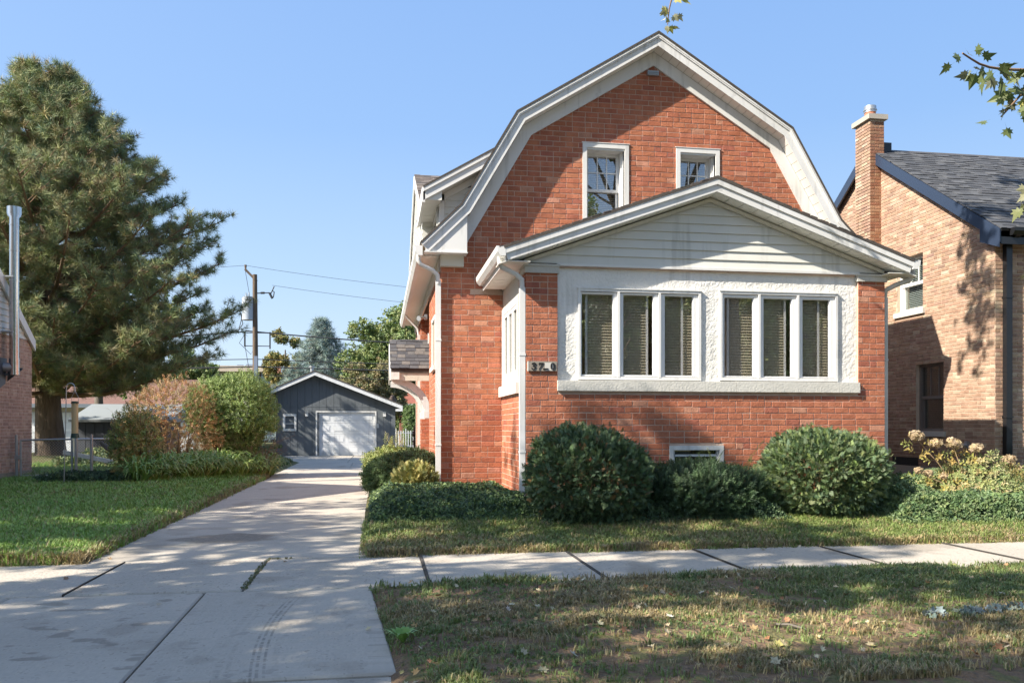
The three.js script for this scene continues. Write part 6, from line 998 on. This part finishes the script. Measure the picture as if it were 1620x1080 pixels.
{
  const t = thing('red_roof_house', 'small house with red shingle roof right of the garage', 'house', [3.5, 0, -52]);
  mb().box(1.25, 7, 0, 2.7, -60, -52).build('wall', M.cream, t); mb().box(1.22, 1.55, 0, 2.6, -52, -51.9).build('brick_pier', std([.42, .17, .12], { map: T.brick }), t);
  const R = mb(), a = [.85, 2.62, -51.6], b = [7.4, 2.62, -51.6], c = [7.4, 2.62, -60.4], d = [.85, 2.62, -60.4], p = [4.1, 5.2, -55.9], q = [4.2, 5.2, -56.1]; R.tri(a, b, p).tri(b, c, q).tri(c, d, q).tri(d, a, p).quad(a, d, c, b); R.tri(b, q, p).tri(d, p, q); R.build('roof', std([.34, .12, .085], { map: T.shingle }), t);
  mb().box(.83, 7.4, 2.52, 2.66, -51.62, -51.5).box(.8, .92, 2.52, 2.66, -60.4, -51.5).build('gutter', M.white, t); const w = mb().box(1.7, 2.3, .9, 2.2, -51.99, -51.9).build('window', M.white, t); mb().box(1.78, 2.22, .98, 2.12, -51.9, -51.88).build('pane', std([.1, .12, .13], { roughness: .15 }), w);
}
{
  const t = thing('picket_fence', 'short pale metal fence panel between garage and red roofed house', 'fence', [1.3, 0, -45]); for (let k = 0; k < 9; k++) mb().box(.85 + k * .13, .90 + k * .13, 0, 1.05 + (k % 4 ? 0 : .1), -45, -44.96).build('picket', M.garageWhite, t); mb().box(.8, 2.0, .2, .26, -45.02, -45).box(.8, 2.0, .9, .96, -45.02, -45).build('rail', M.garageWhite, t);
}
{
  const t = thing('alley_garage', 'white garage with brown red roof behind the pine trunk', 'garage', [-12, 0, -43]);
  mb().box(-17, -8.2, 0, 2.35, -50, -43).build('wall', std([.60, .56, .46], { map: T.grain }), t);
  for (const [a, b] of [[-16.6, -14.6], [-14.0, -12.0], [-11.3, -9.0]]) { const d = mb().box(a, b, 0, 1.95, -43, -42.95).build('garage_door', M.garageWhite, t); for (let k = 0; k < 4; k++) mb().box(a + .03, b - .03, .03 + k * .48, .48 + k * .48, -42.95, -42.92).build('door_section', M.garageWhite, d); }
  mb().prismX([[-42.4, 2.3], [-46.5, 3.75], [-50.6, 2.3]], -17.5, -7.7).build('roof', std([.23, .125, .095], { map: T.shingle }), t); mb().box(-17.5, -7.7, 2.16, 2.34, -42.38, -42.3).build('gutter', std([.16, .19, .22]), t);
}
{
  const t = thing('garden_shed', 'low blue grey shed with a white roof edge beyond the fence', 'shed', [-9, 0, -31]);
  mb().box(-10.4, -7.4, 0, 1.42, -33, -31).build('wall', std([.085, .095, .115], { map: T.paint }), t); mb().box(-10.6, -7.2, 1.42, 1.5, -33.2, -30.8).prismX([[-30.8, 1.5], [-33.2, 1.5], [-33.2, 2.1]], -10.6, -7.2).build('roof', std([.26, .285, .30], { roughness: .6 }), t);
  for (let k = 0; k < 10; k++) mb().box(-10.38 + k * .3, -10.1 + k * .3, .02, 1.4, -31, -30.97).build('wall_board', std([.085, .095, .115], { map: T.paint }), t);
  mb().box(-11.1, -10.95, .2, 2.3, -30.1, -30.0).build('door_post', M.white, t);
}
{
  const t = thing('wire_fence', 'taller wire fence behind the pine trunk', 'fence', [-10, .3, -28]); for (const x of [-13, -11.2, -9.9]) pipe(mb(), [x, .1, -28], [x, 1.85, -28], .04).build('post', M.galv, t); pipe(mb(), [-13, 1.8, -28], [-9.9, 1.8, -28], .03).build('top_rail', M.galv, t); mesh_(t, [-13, -28], [-9.9, -28], .3, 1.8);
}
broadleaf('backyard_tree', 'tall yard tree behind the pine that shades the garage front', { at: [-10.8, .2, -34.6], h: 10.2, r: 2.8, base: .2, leaf: .2, n: 1000, lumps: 14, cols: GREEN, seed: 139 });
for (const [i, [x, z, h, R]] of [[-20, -52, 9, 3.2], [-27, -60, 11, 4], [-14, -66, 7, 2.5]].entries()) broadleaf('backyard_tree', ['green tree beyond the alley garage', 'large tree far beyond the left house', 'small tree by the apartment block'][i], { at: [x, 0, z], h, r: R, base: .15, leaf: .26, n: 2400, cols: GREEN, seed: 140 + i });

renderer.render(scene, camera);
